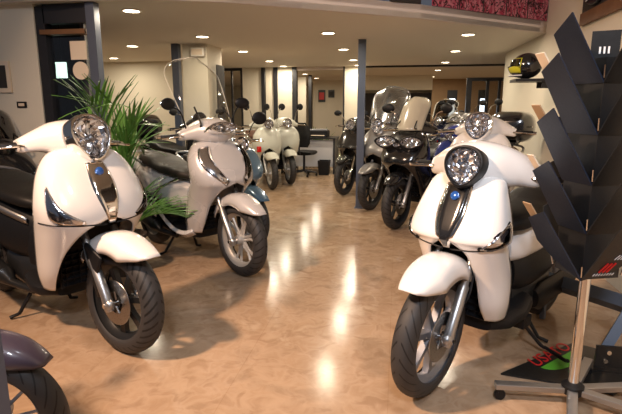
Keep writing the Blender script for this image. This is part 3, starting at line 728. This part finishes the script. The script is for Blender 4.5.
sh = scooter('white_scooter', 'pearl white scooter with a tall clear windshield, in front of the white pillar', (-1.26, 3.83), 325, dict(
    body='pearl', shield='sh', fine=True, style='six', rim='alloylight', tyre='tyre', steer=-2, disc=1, R=.288, W=.108, rearcut=.15,
    signal=([(32, .99), (30, .90), (10, .74)], [(64, .97), (52, .84), (16, .70)]), signaltrim='satin',
    headlight=((-.20, 0, 1.115), (1, 0, .45), .115, .04, 'wide'), fender='std', scale=1.10, zo=.02, hz=1.10,
    windshield=(1.13, 1.66, .20, .245, -.24, .26, 'screenclear', .12), mirrors=True, mirh=.24, miro=.14, stemm='plastic', skirt=.06, sidetrim=True,
    seatm='seatbrown', wb=1.34, inner='pearl', floorm='plastic'))
# row along the right
scooter('grey_scooter', 'silver-grey scooter with a tall clear windshield, beside the free-standing column', (-.34, 6.78), 243, dict(
    body='silver', shield='beverly', style='seven', rim='alloyblack', tyre='tyre', disc=1, W=.11, scale=1.05, zo=.02,
    headlight=((-.17, 0, 1.09), (1, 0, .30), .085, .095, 'shield'), signal=([(34, .78), (56, .76), (80, .75)], [(36, .70), (58, .70), (80, .71)]),
    windshield=(1.12, 1.62, .22, .28, -.20, .22, 'screenhaze', .12), mirrors=True, wsedge='satin'))
M['ivoryscreen'] = noisy(mat('ivory_flyscreen', (.52, .47, .36), .18, coat=.8), 4, (.15, .25))
scooter('black_scooter', 'black maxi scooter with a pale short flyscreen and angular headlights', (.02, 5.72), 242, dict(
    body='blackp', fenderm='blackp', shield='maxi', style='five', rim='alloyblack', tyre='tyre', disc=1, W=.105, scale=1.08,
    headlight=((.02, 0, .90), (1, 0, .4), .04, .025, 'wide'), lamp_on_bar=False, lamp2=((.0, .135, .93), (.85, .5, .45), .12, .065), bezel='plastic',
    windshield=(1.06, 1.42, .16, .17, -.12, .20, 'ivoryscreen', .10), wsedge='plastic', mirrors=True, mirh=.24, mirs=(.025, .075, .055), fender='short'))
scooter('black_scooter', 'black scooter seen front-on just left of the free-standing column', (-.82, 7.9), 247, dict(
    body='blackp', shield='liberty', style='five', rim='alloyblack', disc=1, fender='short', scale=1.05,
    headlight=((-.185, 0, 1.07), (1, 0, .22), .075, .075, 'round'), mirrors=True, fork='chrome'))
scooter('black_scooter', 'black scooter standing between the free-standing column and the silver-grey scooter', (-.18, 8.09), 241, dict(
    body='blackp', shield='beverly', style='seven', rim='alloyblack', disc=1, scale=1.05,
    headlight=((-.17, 0, 1.09), (1, 0, .30), .085, .08, 'wide'), mirrors=True, windshield=(1.12, 1.50, .20, .24, -.2, .2, 'screensmoke', .12)))
scooter('black_scooter', 'black scooter with a smoked screen deep in the right-hand row', (.72, 10.1), 240, dict(
    body='navy', shield='beverly', style='seven', rim='alloyblack', disc=0, scale=1.05,
    headlight=((-.17, 0, 1.09), (1, 0, .30), .085, .08, 'wide'), mirrors=True, windshield=(1.12, 1.50, .20, .24, -.2, .2, 'screensmoke', .12)))
scooter('blue_scooter', 'bright blue scooter half hidden behind the white scooter at the front right', (.58, 5.84), 243, dict(
    body='blue', shield='sh', style='five', rim='alloyblack', disc=1, scale=1.02,
    headlight=((-.19, 0, 1.03), (1, 0, .35), .09, .05, 'wide'), mirrors=False, seatm='seat'))
scooter('white_scooter', 'white scooter with a black top case, behind the front right scooter', (.66, 4.55), 248, dict(
    body='white', shield='beverly', style='seven', rim='alloyblack', disc=1, scale=1.12,
    headlight=((-.165, 0, 1.10), (1, 0, .30), .095, .105, 'shield'), mirrors=False, topcase=True, seatm='brownseat', barm='white'))
# behind on the left
scooter('steel_blue_scooter', 'steel-blue scooter mostly hidden behind the one with the tall windshield', (-1.43, 4.72), 318, dict(
    body='steelblue', shield='sh', style='five', rim='alloyblack', disc=0, scale=1.0, barm='chrome',
    headlight=((-.19, 0, 1.03), (1, 0, .35), .07, .07, 'round'), mirrors=True, mirs=(.02, .085, .07), mirh=.24, stemm='plastic'))
scooter('black_scooter', 'black scooter with a rounded black top case behind the palm', (-2.25, 6.05), 330, dict(
    body='blackp', shield='beverly', style='five', rim='alloyblack', disc=0, scale=1.08, topcase=True,
    headlight=((-.17, 0, 1.09), (1, 0, .30), .085, .08, 'wide'), mirrors=True))
scooter('black_scooter', 'black scooter at the far left edge by the wall socket', (-3.17, 3.72), 340, dict(
    body='blackp', shield='beverly', style='five', rim='alloyblack', disc=0, scale=.98,
    headlight=None, mirrors=False, windshield=(1.1, 1.45, .2, .22, -.2, .2, 'screensmoke', .12)))
scooter('plum_black_scooter', 'dark plum scooter cut off by the bottom left corner, beside the blue-grey post', (-1.42, 1.37), 12, dict(
    body='plum', shield='liberty', fine=True, style='multi', rim='alloygrey', tyre='tyre_s', disc=-1, R=.28, W=.10, fender='short', headlight=None, mirrors=True, mirh=.2, mirs=(.014, .07, .05), zo=-.02, hz=1.02))
# classic scooters by the desk
for lab, p, hd, bm, extra in (
    ('cream classic scooter with a round headlight, left one of the pair by the desk', (-2.13, 8.25), 300, 'cream', {}),
    ('cream classic scooter with round mirrors, right one of the pair by the desk', (-1.94, 8.88), 298, 'cream', {})):
    r = scooter('classic_scooter', lab, p, hd, dict(body=bm, shield='vespa', R=.25, W=.10, style='five', rim='alloylight', disc=0, fender='nose', scale=1.12, floorz=.27,
        headlight=((-.15, 0, 1.0), (1, 0, .15), .07, .07, 'round'), hz=1.0, zo=.03, mirrors=True, mirh=.30, miro=.10, mirs=(.012, .055, .055), barm=bm, seatm='brownseat', wb=1.25))
    if 'left one' in lab:
        MB().box((-.10, -.17, .62), (.03, .07, .09)).build('reflector_badge', 'red', r, bevel=.008)
# scooters far back right
for i, (lab, p, hd) in enumerate((('silver scooter parked in front of the tan back wall', (.94, 9.2), 240), ('silver scooter parked beside the dark glazed screen at the back', (.98, 7.98), 240))):
    scooter('silver_scooter', lab, p, hd, dict(body='silver', shield='sh', style='five', rim='alloyblack', disc=0, scale=1.12,
        headlight=((-.19, 0, 1.05), (1, 0, .35), .09, .05, 'wide'), mirrors=True, mirh=.28))
# ------------------------------------------------------------------ objects
# palm in a pot
pl = thing('potted_palm', 'potted palm with long green fronds between the two left white scooters', 'plant', (-2.30, 3.74, 0))
MB().lathe([(.001, 0), (.15, 0), (.19, .30), (.205, .31), (.205, .34), (.18, .34), (.17, .29), (.001, .28)], ax='z', n=32).build('pot', 'terracotta', pl)
fr = MB(); stm = MB()
rnd = random.Random(3)
for k in range(13):
    up_ = k < 10
    az = 2 * pi * k / 10 + .3 + rnd.uniform(-.2, .2); ln = rnd.uniform(.95, 1.30) if up_ else rnd.uniform(.6, .8)
    el = rnd.uniform(.10, .48) if up_ else rnd.uniform(.8, 1.1); lift = rnd.uniform(.62, .84) if up_ else rnd.uniform(.28, .4)
    d = V(cos(az), sin(az), 0); p0 = V(.04 * cos(az), .04 * sin(az), .3); el *= .45 if d.x < 0 else .8
    path = []
    for i in range(13):
        q = i / 12
        path.append(p0 + d * (el * ln * (.25 * q + .55 * q * q)) + V(0, 0, lift * 1.75 * ln * q * (1 - .30 * q * q * (1 + el))))
    stm.tube(path, [.008 - .0055 * i / 12 for i in range(13)], 5)
    for i in range(4, 13):
        p = path[i]; tg = (path[i] - path[i - 1]).normalized(); sdv = tg.cross(V(0, 0, 1)).normalized()
        for sd in (-1, 1):
            L = .36 * sin(pi * (.22 + .70 * (i - 4) / 9)) + .08
            dr2 = (tg * 1.0 + sdv * sd * .55 + V(0, 0, .05)).normalized(); wv = dr2.cross(V(0, 0, 1)).normalized() * .013
            rows = []
            for j in range(5):
                q = j / 4; c = p + dr2 * L * q - V(0, 0, .16 * L * q * q); ww = sin(pi * (.12 + .86 * q))
                rows.append([c - wv * ww, c + V(0, 0, .004), c + wv * ww])
            fr.grid(rows)
fr.build('fronds', 'leaf', pl); stm.build('stems', 'leaf', pl)
# wall items at left
so = thing('wall_socket', 'small black wall socket on the cream wall left of the glass door', 'socket', (-3.42, 4.097, 1.43))
MB().box((0, -.005, 0), (.10, .01, .055)).build('plate', 'plastic', so, False, bevel=.003)
MB().box((0, -.0112, 0), (.06, .003, .026)).build('insert', 'paper', so, False)
pc = thing('framed_picture', 'small framed picture on the cream wall at the left edge', 'picture', (-3.60, 4.097, 1.68))
MB().box((0, -.01, 0), (.20, .02, .28)).build('frame', 'paper', pc, False)
MB().box((.0, -.022, 0), (.13, .004, .20)).build('print', 'darkroom', pc, False)
lb = thing('light_box_sign', 'glowing white and green light box seen through the dark glass door', 'sign', (-3.345, 4.5, 1.765))
MB().box((0, 0, 0), (.24, .03, .15)).build('face', 'screen', lb, False)
MB().box((-.045, -.018, .025), (.13, .006, .07)).build('green_band', 'signgreen', lb, False)
text('USCITA', .026, 'lettering', 'whiteprint', lb, Matrix.Translation((-.045, -.022, .04)) @ Matrix.Rotation(pi / 2, 4, 'X')) if False else None
MB().tube([V(-.08, 0, .07), V(-.08, 0, .503)], .003).tube([V(.08, 0, .07), V(.08, 0, .503)], .003).build('hanging_wire', 'plastic', lb)
tag(MB().box((-2.83, 4.145, 1.905), (.16, .004, .16)).build('paper_notice', 'paper', None, False), 'square pale paper notice taped to the dark glass door', 'notice')
tag(MB().lathe([(.001, -.002), (.078, -.002), (.078, .002), (.001, .002)], (-2.825, 4.145, 1.73), n=32).build('round_sticker', 'paper', None), 'round pale sticker below the notice on the dark glass door', 'sticker')
eb = thing('emergency_light', 'small white emergency light box high on the white pillar', 'light', (-2.84, 6.945, 2.18))
MB().box((0, -.04, 0), (.20, .08, .12)).build('housing', 'lamptrim', eb, False, bevel=.01)
MB().box((0, -.083, 0), (.16, .006, .08)).build('cover', 'paper', eb, False)
# helmet shelf
sf = thing('wall_shelf', 'short black wall shelf on the cream wall at the right', 'shelf', (1.75, 5.60, 1.70))
MB().box((-.275, .1, -.015), (.55, .30, .03)).build('board', 'boardblack', sf, False)
for y_ in (0, .2): MB().box((-.14, y_, -.06), (.28, .02, .06)).build('bracket', 'boardblack', sf, False)
hm = thing('motorcycle_helmet', 'black full-face helmet with a yellow patch on the wall shelf', 'helmet', (1.33, 5.70, 1.702), radians(160))
rows = []
for i in range(21):
    a = -pi / 2 * .86 + (pi / 2 * 1.86) * i / 20; row = []
    for kx in range(32):
        t = 2 * pi * kx / 32; chin = max(0, cos(t)) ** 2 * (1 if a < .1 else 0) * .035
        row.append(V((.155 + chin) * cos(a) * cos(t), .122 * cos(a) * sin(t), .135 + .132 * sin(a)))
    rows.append(row)
m_ = MB(); m_.grid(rows, cv=True); m_.build('shell', 'blackp', hm)
m_ = MB(); m_.grid([[V(.163 * cos(a) * cos(t) * 1.03, .128 * cos(a) * sin(t) * 1.02, .138 + .135 * sin(a)) for t in [radians(-72 + 144 * j / 16) for j in range(17)]] for a in [radians(-12 + 42 * i / 6) for i in range(7)]]); m_.build('visor', 'screensmoke', hm, solid=.002)
m_ = MB(); m_.grid([[V((.157 + .03 * (a < 0)) * cos(a) * cos(t) * 1.02, .124 * cos(a) * sin(t) * 1.03, .136 + .134 * sin(a)) for t in [radians(20 + 55 * j / 8) for j in range(9)]] for a in [radians(-35 + 70 * i / 8) for i in range(9)]]); m_.build('yellow_patch', 'yellow', hm, solid=.002)
MB().tube([V(.17 * cos(t), .11 * sin(t), .035) for t in [radians(-80 + 160 * j / 10) for j in range(11)]], .008, 8).build('chin_trim', 'whiteprint', hm)
# desk
dk = thing('office_desk', 'office desk with a black top and pale front panel at the back', 'desk', (X(309, 10.6), 10.75, 0), 0, 1.05)
MB().box((0, .0, .725), (1.16, .70, .03)).build('desktop', 'boardblack', dk, False, bevel=.004)
MB().box((0, -.26, .42), (1.06, .02, .55)).build('front_panel', 'deskwhite', dk, False)
for sd in (-1, 1): MB().box((sd * .545, 0, .355), (.04, .62, .71)).build('leg', 'darkframe', dk, False)
bn = thing('waste_bin', 'black square waste bin standing under the right end of the desk', 'bin', (X(325, 10.4), 10.33, 0))
MB().loft([[V(s1 * a, s2 * a, z) for s1, s2 in ((1, 1), (-1, 1), (-1, -1), (1, -1))] for z, a in ((0, .10), (.30, .125), (.30, .115), (.02, .092))]).build('bin_body', 'plastic', bn, False)
MB().tube([V(.12, .12, .30), V(-.12, .12, .30), V(-.12, -.12, .30), V(.12, -.12, .30), V(.12, .12, .30)], .008, 6).build('rim', 'plastic', bn)
pr = thing('printer', 'grey flat printer lying on the right half of the desk', 'printer', (X(319, 10.7), 10.75, .778))
MB().box((0, 0, .07), (.42, .34, .14)).build('printer_body', 'plastic', pr, False, bevel=.015)
MB().box((0, -.02, .155), (.36, .26, .03)).build('scanner_lid', 'alloygrey', pr, False, bevel=.008)
MB().box((0, -.20, .04), (.28, .10, .012)).build('paper_tray', 'paper', pr, False)
pp = tag(MB().box((X(306, 10.7), 10.60, .794), (.12, .20, .03)).build('paper_stack', 'paper', None, False), 'small white stack of paper on the desk left of the printer', 'paper')
cup = tag(MB().lathe([(.001, 0), (.035, 0), (.04, .11), (.035, .11), (.03, .01), (.001, .01)], (X(302, 10.7), 10.85, .778), ax='z', n=20).build('pen_cup', 'deskwhite', None), 'white pen cup on the desk beside the paper stack', 'cup')
bg = thing('black_bag', 'black shoulder bag on the left end of the office desk', 'bag', (X(293, 10.6), 10.62, .778))
MB().loft([[V(.19 * a * copysign(abs(cos(t)) ** .6, cos(t)), .09 * a * copysign(abs(sin(t)) ** .6, sin(t)), z) for t in [2 * pi * k / 20 for k in range(20)]] for z, a in ((0, .9), (.02, 1), (.14, 1.02), (.21, .9), (.235, .6))]).build('bag_body', 'seat', bg)
MB().tube(catmull([V(-.15, 0, .2), V(-.08, -.02, .34), V(.08, -.02, .34), V(.15, 0, .2)], 5), .010, 8).build('strap', 'seat', bg)
def chair(lab, x, y, rz):
    c = thing('office_chair', lab, 'chair', (x, y, 0), rz)
    MB().loft([sect(.23, .45, .52, x=-.22), sect(.25, .44, .53, x=0), sect(.22, .45, .53, x=.22)]).build('seat', 'seat', c)
    MB().loft([[V(-.24 - .03 * sin(z * 4), .22 * s0 * cos(a * pi / 8), z) + V(.035 * sin(a * pi / 8), 0, 0) for a in range(16)] for z, s0 in ((.62, .8), (.7, 1), (.95, 1), (1.05, .75))]).build('backrest', 'seat', c)
    MB().tube([V(0, 0, .12), V(0, 0, .45)], .025).tube([V(-.2, 0, .47), V(-.29, 0, .52), V(-.28, 0, .7)], .018).build('post', 'darkframe', c)
    for k in range(5):
        a = 2 * pi * k / 5; lg = MB().tube([V(0, 0, .12), V(.26 * cos(a), .26 * sin(a), .075)], [.022, .014]).build('leg', 'darkframe', c)
        MB().lathe([(.001, -.015), (.03, -.015), (.03, .015), (.001, .015)], (.26 * cos(a), .26 * sin(a), .0325), n=16).build('castor', 'plastic', lg)
chair('black office chair at the left end of the desk', X(307, 10.4), 10.06, radians(80))
chair('black office chair behind the desk', X(300, 12), 11.65, radians(-90))
# pictures and stock in the back room
for lab, x0, x1, z0, z1, m1 in (('red and black picture on the far back-room wall', 318, 325, 1.6, 2.0, 'redprint'), ('small red and black picture next to the larger one in the back room', 328, 334, 1.75, 2.0, 'darkroom')):
    o = thing('wall_picture', lab, 'picture', ((X(x0, 16.9) + X(x1, 16.9)) / 2, 16.97, (z0 + z1) / 2))
    MB().box((0, 0, 0), (X(x1, 16.9) - X(x0, 16.9), .03, z1 - z0)).build('frame', 'boardblack', o, False)
    MB().box((0, -.02, 0), ((X(x1, 16.9) - X(x0, 16.9)) * .7, .01, (z1 - z0) * .6)).build('print', m1, o, False)
def plant(lab, x, y, h, z=0):
    p = thing('potted_plant', lab, 'plant', (x, y, z))
    MB().lathe([(.001, 0), (.12, 0), (.15, .28), (.13, .28), (.12, .25), (.001, .25)], ax='z', n=20).build('pot', 'terracotta', p)
    mb = MB()
    for k in range(60):
        az = rnd.uniform(0, 2 * pi); e = rnd.uniform(.3, 1.3); L = rnd.uniform(.4, 1) * h; d = V(cos(az) * cos(e), sin(az) * cos(e), sin(e)); sdv = V(-sin(az), cos(az), 0) * .03
        mb.grid([[V(0, 0, .26) + d * L * q - sdv * sin(pi * q) - V(0, 0, .2 * L * q * q), V(0, 0, .26) + d * L * q + sdv * sin(pi * q) - V(0, 0, .2 * L * q * q)] for q in (0, .25, .5, .75, 1)])
    mb.build('leaves', 'leaf', p)
plant('leafy green pot plant behind the desk', X(318, 12.6), 12.6, .95, 0)
plant('leafy green pot plant beside the free-standing column', X(356, 9.6), 9.6, .6, 0)
for k, (a, lab) in enumerate(((452, 'slim upright light tower left of the dark glazed screen'), (483, 'slim upright light tower behind the dark glazed screen'))):
    o = thing('light_tower', lab, 'display', (X(a, 11.9), 11.9, 0))
    MB().box((0, 0, .9), (.22, .05, 1.8)).build('frame', 'darkframe', o, False)
    MB().box((0, -.03, 1.36), (.13, .012, .5)).build('screen', 'lampwhite', o, False)
# mezzanine banner and round sign
e0, e1 = V(.30, 5.50, 0), V(1.72, 6.68, 0); dv = (e1 - e0).normalized(); nv = V(dv.y, -dv.x, 0)
ang = atan2(dv.y, dv.x); Lb = (e1 - e0).length
bn = thing('comic_banner', 'pink comic-patterned banner with dark figures along the mezzanine edge', 'banner', e0 + V(0, 0, H + .132) + nv * .02, ang)
MB().box((Lb / 2, 0, .26), (Lb, .02, .52)).build('cloth', 'banner', bn, False)
for k in range(1, 5): MB().box((Lb * k / 5, -.012, .26), (.012, .006, .52)).build('seam', 'darkroom', bn, False)
text('HELMET', .085, 'lettering', 'boardblack', bn, Matrix.Translation((Lb - .24, -.014, .16)) @ Matrix.Rotation(pi / 2, 4, 'X'))
tag(MB().box((0, 0, .15), (.36, .06, .30), Matrix.Rotation(ang, 3, 'Z')).build('dark_box', 'darkroom', None, False), 'dark box on the mezzanine edge left of the pink banner', 'box').location = e0 + V(-.25, -.20, H + .132) + nv * -.02
sg = thing('round_sign', 'black wall sign with a red white-edged shape above the display rack', 'sign', (1.70, 5.02, 2.76))
m_ = MB(); m_.lathe([(.001, -.015), (.44, -.015), (.45, 0), (.44, .015), (.001, .015)], (0, 0, 0), ax='x', n=48); m_.build('disc', 'boardblack', sg)
R0 = Matrix.Translation((-.022, -.06, -.27))
def slab(pts, d, nm, mm):
    mb = MB(); a = [mb.v(R0 @ V(-d, -y, z)) for y, z in pts]; b = [mb.v(R0 @ V(0, -y, z)) for y, z in pts]; mb.f(a); mb.f(b)
    for i in range(len(pts)): mb.f([a[i], a[(i + 1) % len(pts)], b[(i + 1) % len(pts)], b[i]])
    mb.build(nm, mm, sg, False)
slab([(-.22, -.13), (.16, -.06), (.24, .20), (-.16, .2)], .005, 'white_outline', 'whiteprint')
slab([(-.20, -.10), (.15, -.04), (.21, .18), (-.145, .18)], .010, 'red_shape', 'redprint')
# ------------------------------------------------------------------ display rack at the right
RX, RY = .872, 2.32; OX = -.003
rk = thing('display_rack', 'tall navy-black brochure rack on a chrome pole with wheeled feet', 'rack', (RX, RY, 0), 0)
MB().tube([V(0, 0, .085), V(0, 0, 1.45)], .024, 20).build('pole', 'chrome', rk)
MB().lathe([(.001, .06), (.05, .06), (.05, .10), (.03, .115), (.001, .115)], ax='z', n=24).build('hub', 'plastic', rk)
for k, a in enumerate((184, 252, 330, 14, 60)):
    R_ = Matrix.Rotation(radians(a), 3, 'Z')
    ar = MB().box(R_ @ V(.19, 0, .075), (.34, .045, .028), R_).build('foot_arm', 'satin', rk, False, bevel=.003)
    c = R_ @ V(.335, 0, .028); mb = MB(); mb.lathe([(.001, -.012), (.024, -.012), (.027, -.006), (.027, .006), (.024, .012), (.001, .012)], c, n=20); mb.build('castor', 'plastic', ar)
    MB().box(R_ @ V(.335, 0, .055), (.02, .035, .03), R_).build('castor_fork', 'plastic', ar, False)
# square tower: four faces of leaning pocket plates
HW = .095
NL = 199
rot4 = [radians(a) for a in (NL, NL + 90, NL + 180, NL + 270)]
Z0, DZ, PH, PO = .66, .21, .34, .235
tw = MB(); tw.loft([[V(OX, 0, z) + Matrix.Rotation(radians(NL), 3, 'Z') @ V(s1 * HW * .95, s2 * HW * .95, 0) for s1, s2 in ((1, 1), (-1, 1), (-1, -1), (1, -1))] for z in (.665, 1.60)]).build('tower_core', 'rackplain', rk, False)
for fi, ra in enumerate(rot4):
    R_ = Matrix.Translation((OX, 0, 0)) @ Matrix.Rotation(ra, 4, 'Z')
    for lv in range(5 if fi in (0, 1) else 4):
        z0 = Z0 + lv * DZ
        mb = MB(R_); th = .006; w2 = HW; wt = HW + .012
        hp, hi, lo = (.26, .20, .0) if lv == 4 else (.32, .26, .14 if lv == 0 else .0)
        pt = lambda y, h: V(HW + PO * h / PH, y, z0 + h)
        q = [pt(w2, 0), pt(wt, hp), pt(-wt * .5, hi), pt(-w2, lo), pt(-w2 * .4, lo * .45)]
        if fi == 1 or fi == 3: q = [V(p.x, -p.y, p.z) for p in q]
        a = [mb.v(p) for p in q]; b = [mb.v(p - V(th, 0, 0)) for p in q]; mb.f(a); mb.f(b[::-1])
        for i in range(5): mb.f([a[i], a[(i + 1) % 5], b[(i + 1) % 5], b[i]])
        mb.build('pocket_panel', 'rack' if fi == 0 else 'rackplain', rk, False)  # left face alone gets the colour with the sheen in it
    for lv in range(5):
        z0 = Z0 + lv * DZ
        Rc = Matrix.Rotation(ra + radians(45), 3, 'Z'); p = V(OX, 0, 0) + Rc @ V(HW * 1.44, 0, z0 + .02)
        MB().tube([p, p + Rc @ V(.012, 0, .05)], .005, 8).build('corner_clip', 'chrome', rk)
# brochures standing in the rack pockets
def brochure(lab, lv, off, mm, h=.25, w=.06):
    R_ = Matrix.Rotation(rot4[0], 3, 'Z'); z0 = Z0 + lv * DZ
    R2 = R_ @ Matrix.Rotation(atan(PO / PH), 3, 'Y')
    o = MB().box((0, 0, 0), (.005, w, .20), R2).build('brochure', mm, None, False)
    o.location = V(RX + OX, RY, 0) + R_ @ V(HW + PO * h / PH - .018, off, z0 + h)
    return tag(o, lab, 'brochure', 'brochures in the display rack')
brochure('cream brochure in the second pocket from the top, left side of the rack', 3, -.026, 'paper')
brochure('tan brochure in the middle pocket, left side of the rack', 2, -.022, 'tan')
brochure('cream brochure in the second lowest pocket, left side of the rack', 1, -.03, 'paper', w=.045)
brochure('tan brochure in the lowest pocket, left side of the rack', 0, -.024, 'tan')
bk = thing('black_booklet', 'black booklet with white bars standing up in the top of the display rack', 'booklet', (.838, 2.30, 1.50), radians(-108))
MB().box((0, 0, .10), (.004, .105, .225), Matrix.Rotation(.05, 3, 'Y')).build('cover', 'boardblack', bk, False)
for k in range(4): MB().box((.004, -.030 + .018 * k, .06), (.002, .009, .08)).build('white_bar', 'whiteprint', bk, False)
for k in range(3): MB().box((.006, -.018 + .016 * k, .135), (.002, .007, .028)).build('white_mark', 'whiteprint', bk, False)
# printed red/white marks on the lowest right panel
Rm = Matrix.Rotation(rot4[1], 3, 'Z')
def onp(y, z): return V(OX, 0, 0) + Rm @ V(HW + PO * (z / PH) + .003, y, Z0 + z)
mb = MB()
for k in range(3): mb.tube([onp(-.045 + .018 * k, .05), onp(-.035 + .018 * k, .10)], .004, 6)
mb.build('red_mark', 'redprint', rk)
mb = MB()
for k in range(6): mb.tube([onp(-.02 + .014 * k, .12), onp(-.012 + .014 * k, .145)], .0018, 6)
for k in range(8): mb.tube([onp(-.06 + .013 * k, .03), onp(-.058 + .013 * k, .042)], .0018, 6)
mb.build('white_mark', 'whiteprint', rk)
# black board lying on the floor
bd = thing('floor_sign', 'black pointed board with red lettering and a green half circle lying on the floor', 'sign', (0, 0, 0))
poly = [(.59, 2.53), (1.09, 2.97), (1.30, 2.86), (1.28, 2.58), (1.10, 2.42), (.94, 2.47)]
MB().prism(poly, .002, .012).build('board', 'boardblack', bd, False)
tx = Matrix.Translation((.905, 2.785, .0125)) @ Matrix.Rotation(radians(45), 4, 'Z')
text('USATO', .115, 'lettering', 'redprint', bd, tx, .0012, .3)
mb = MB(); c0 = V(.925, 2.735, 0); ds = V(cos(radians(45)), sin(radians(45)), 0); dn = V(ds.y, -ds.x, 0)
arc = [c0 + ds * .155 * cos(t) + dn * .085 * sin(t) for t in [pi * k / 20 for k in range(21)]]
mb.prism([(p.x, p.y) for p in arc], .0122, .0134); mb.build('green_half_circle', 'green', bd, False)
# paddock stand at the right edge
ps = thing('wheel_stand', 'grey-blue steel wheel stand with a bolted black bracket at the right edge', 'stand', (1.17, 2.72, 0), radians(0))
MB().tube([V(-.02, 0, .07), V(.16, .07, .42)], .036, 4).build('beam', 'standblue', ps, False)
MB().tube([V(-.16, .62, .28), V(.17, .16, .30)], .055, 4).build('cross_beam', 'standblue', ps, False)
MB().tube([V(-.16, .60, .005), V(-.16, .62, .26)], .02, 4).build('leg', 'standblue', ps, False)
MB().box((.03, -.045, .075), (.20, .012, .14)).build('bracket', 'boardblack', ps, False)
MB().box((.05, -.02, .012), (.30, .14, .02)).build('base_bar', 'boardblack', ps, False)
for z in (.06, .11): MB().lathe([(.001, -.008), (.012, -.008), (.014, 0), (.001, 0)], (-.035 + z * .25, -.052, z), n=12).build('bolt', 'chrome', ps)
# near blue-grey post at the left edge
column(-.925, .872, .08, 1.2, 'blue-grey steel post at the bottom left edge beside the dark fender')
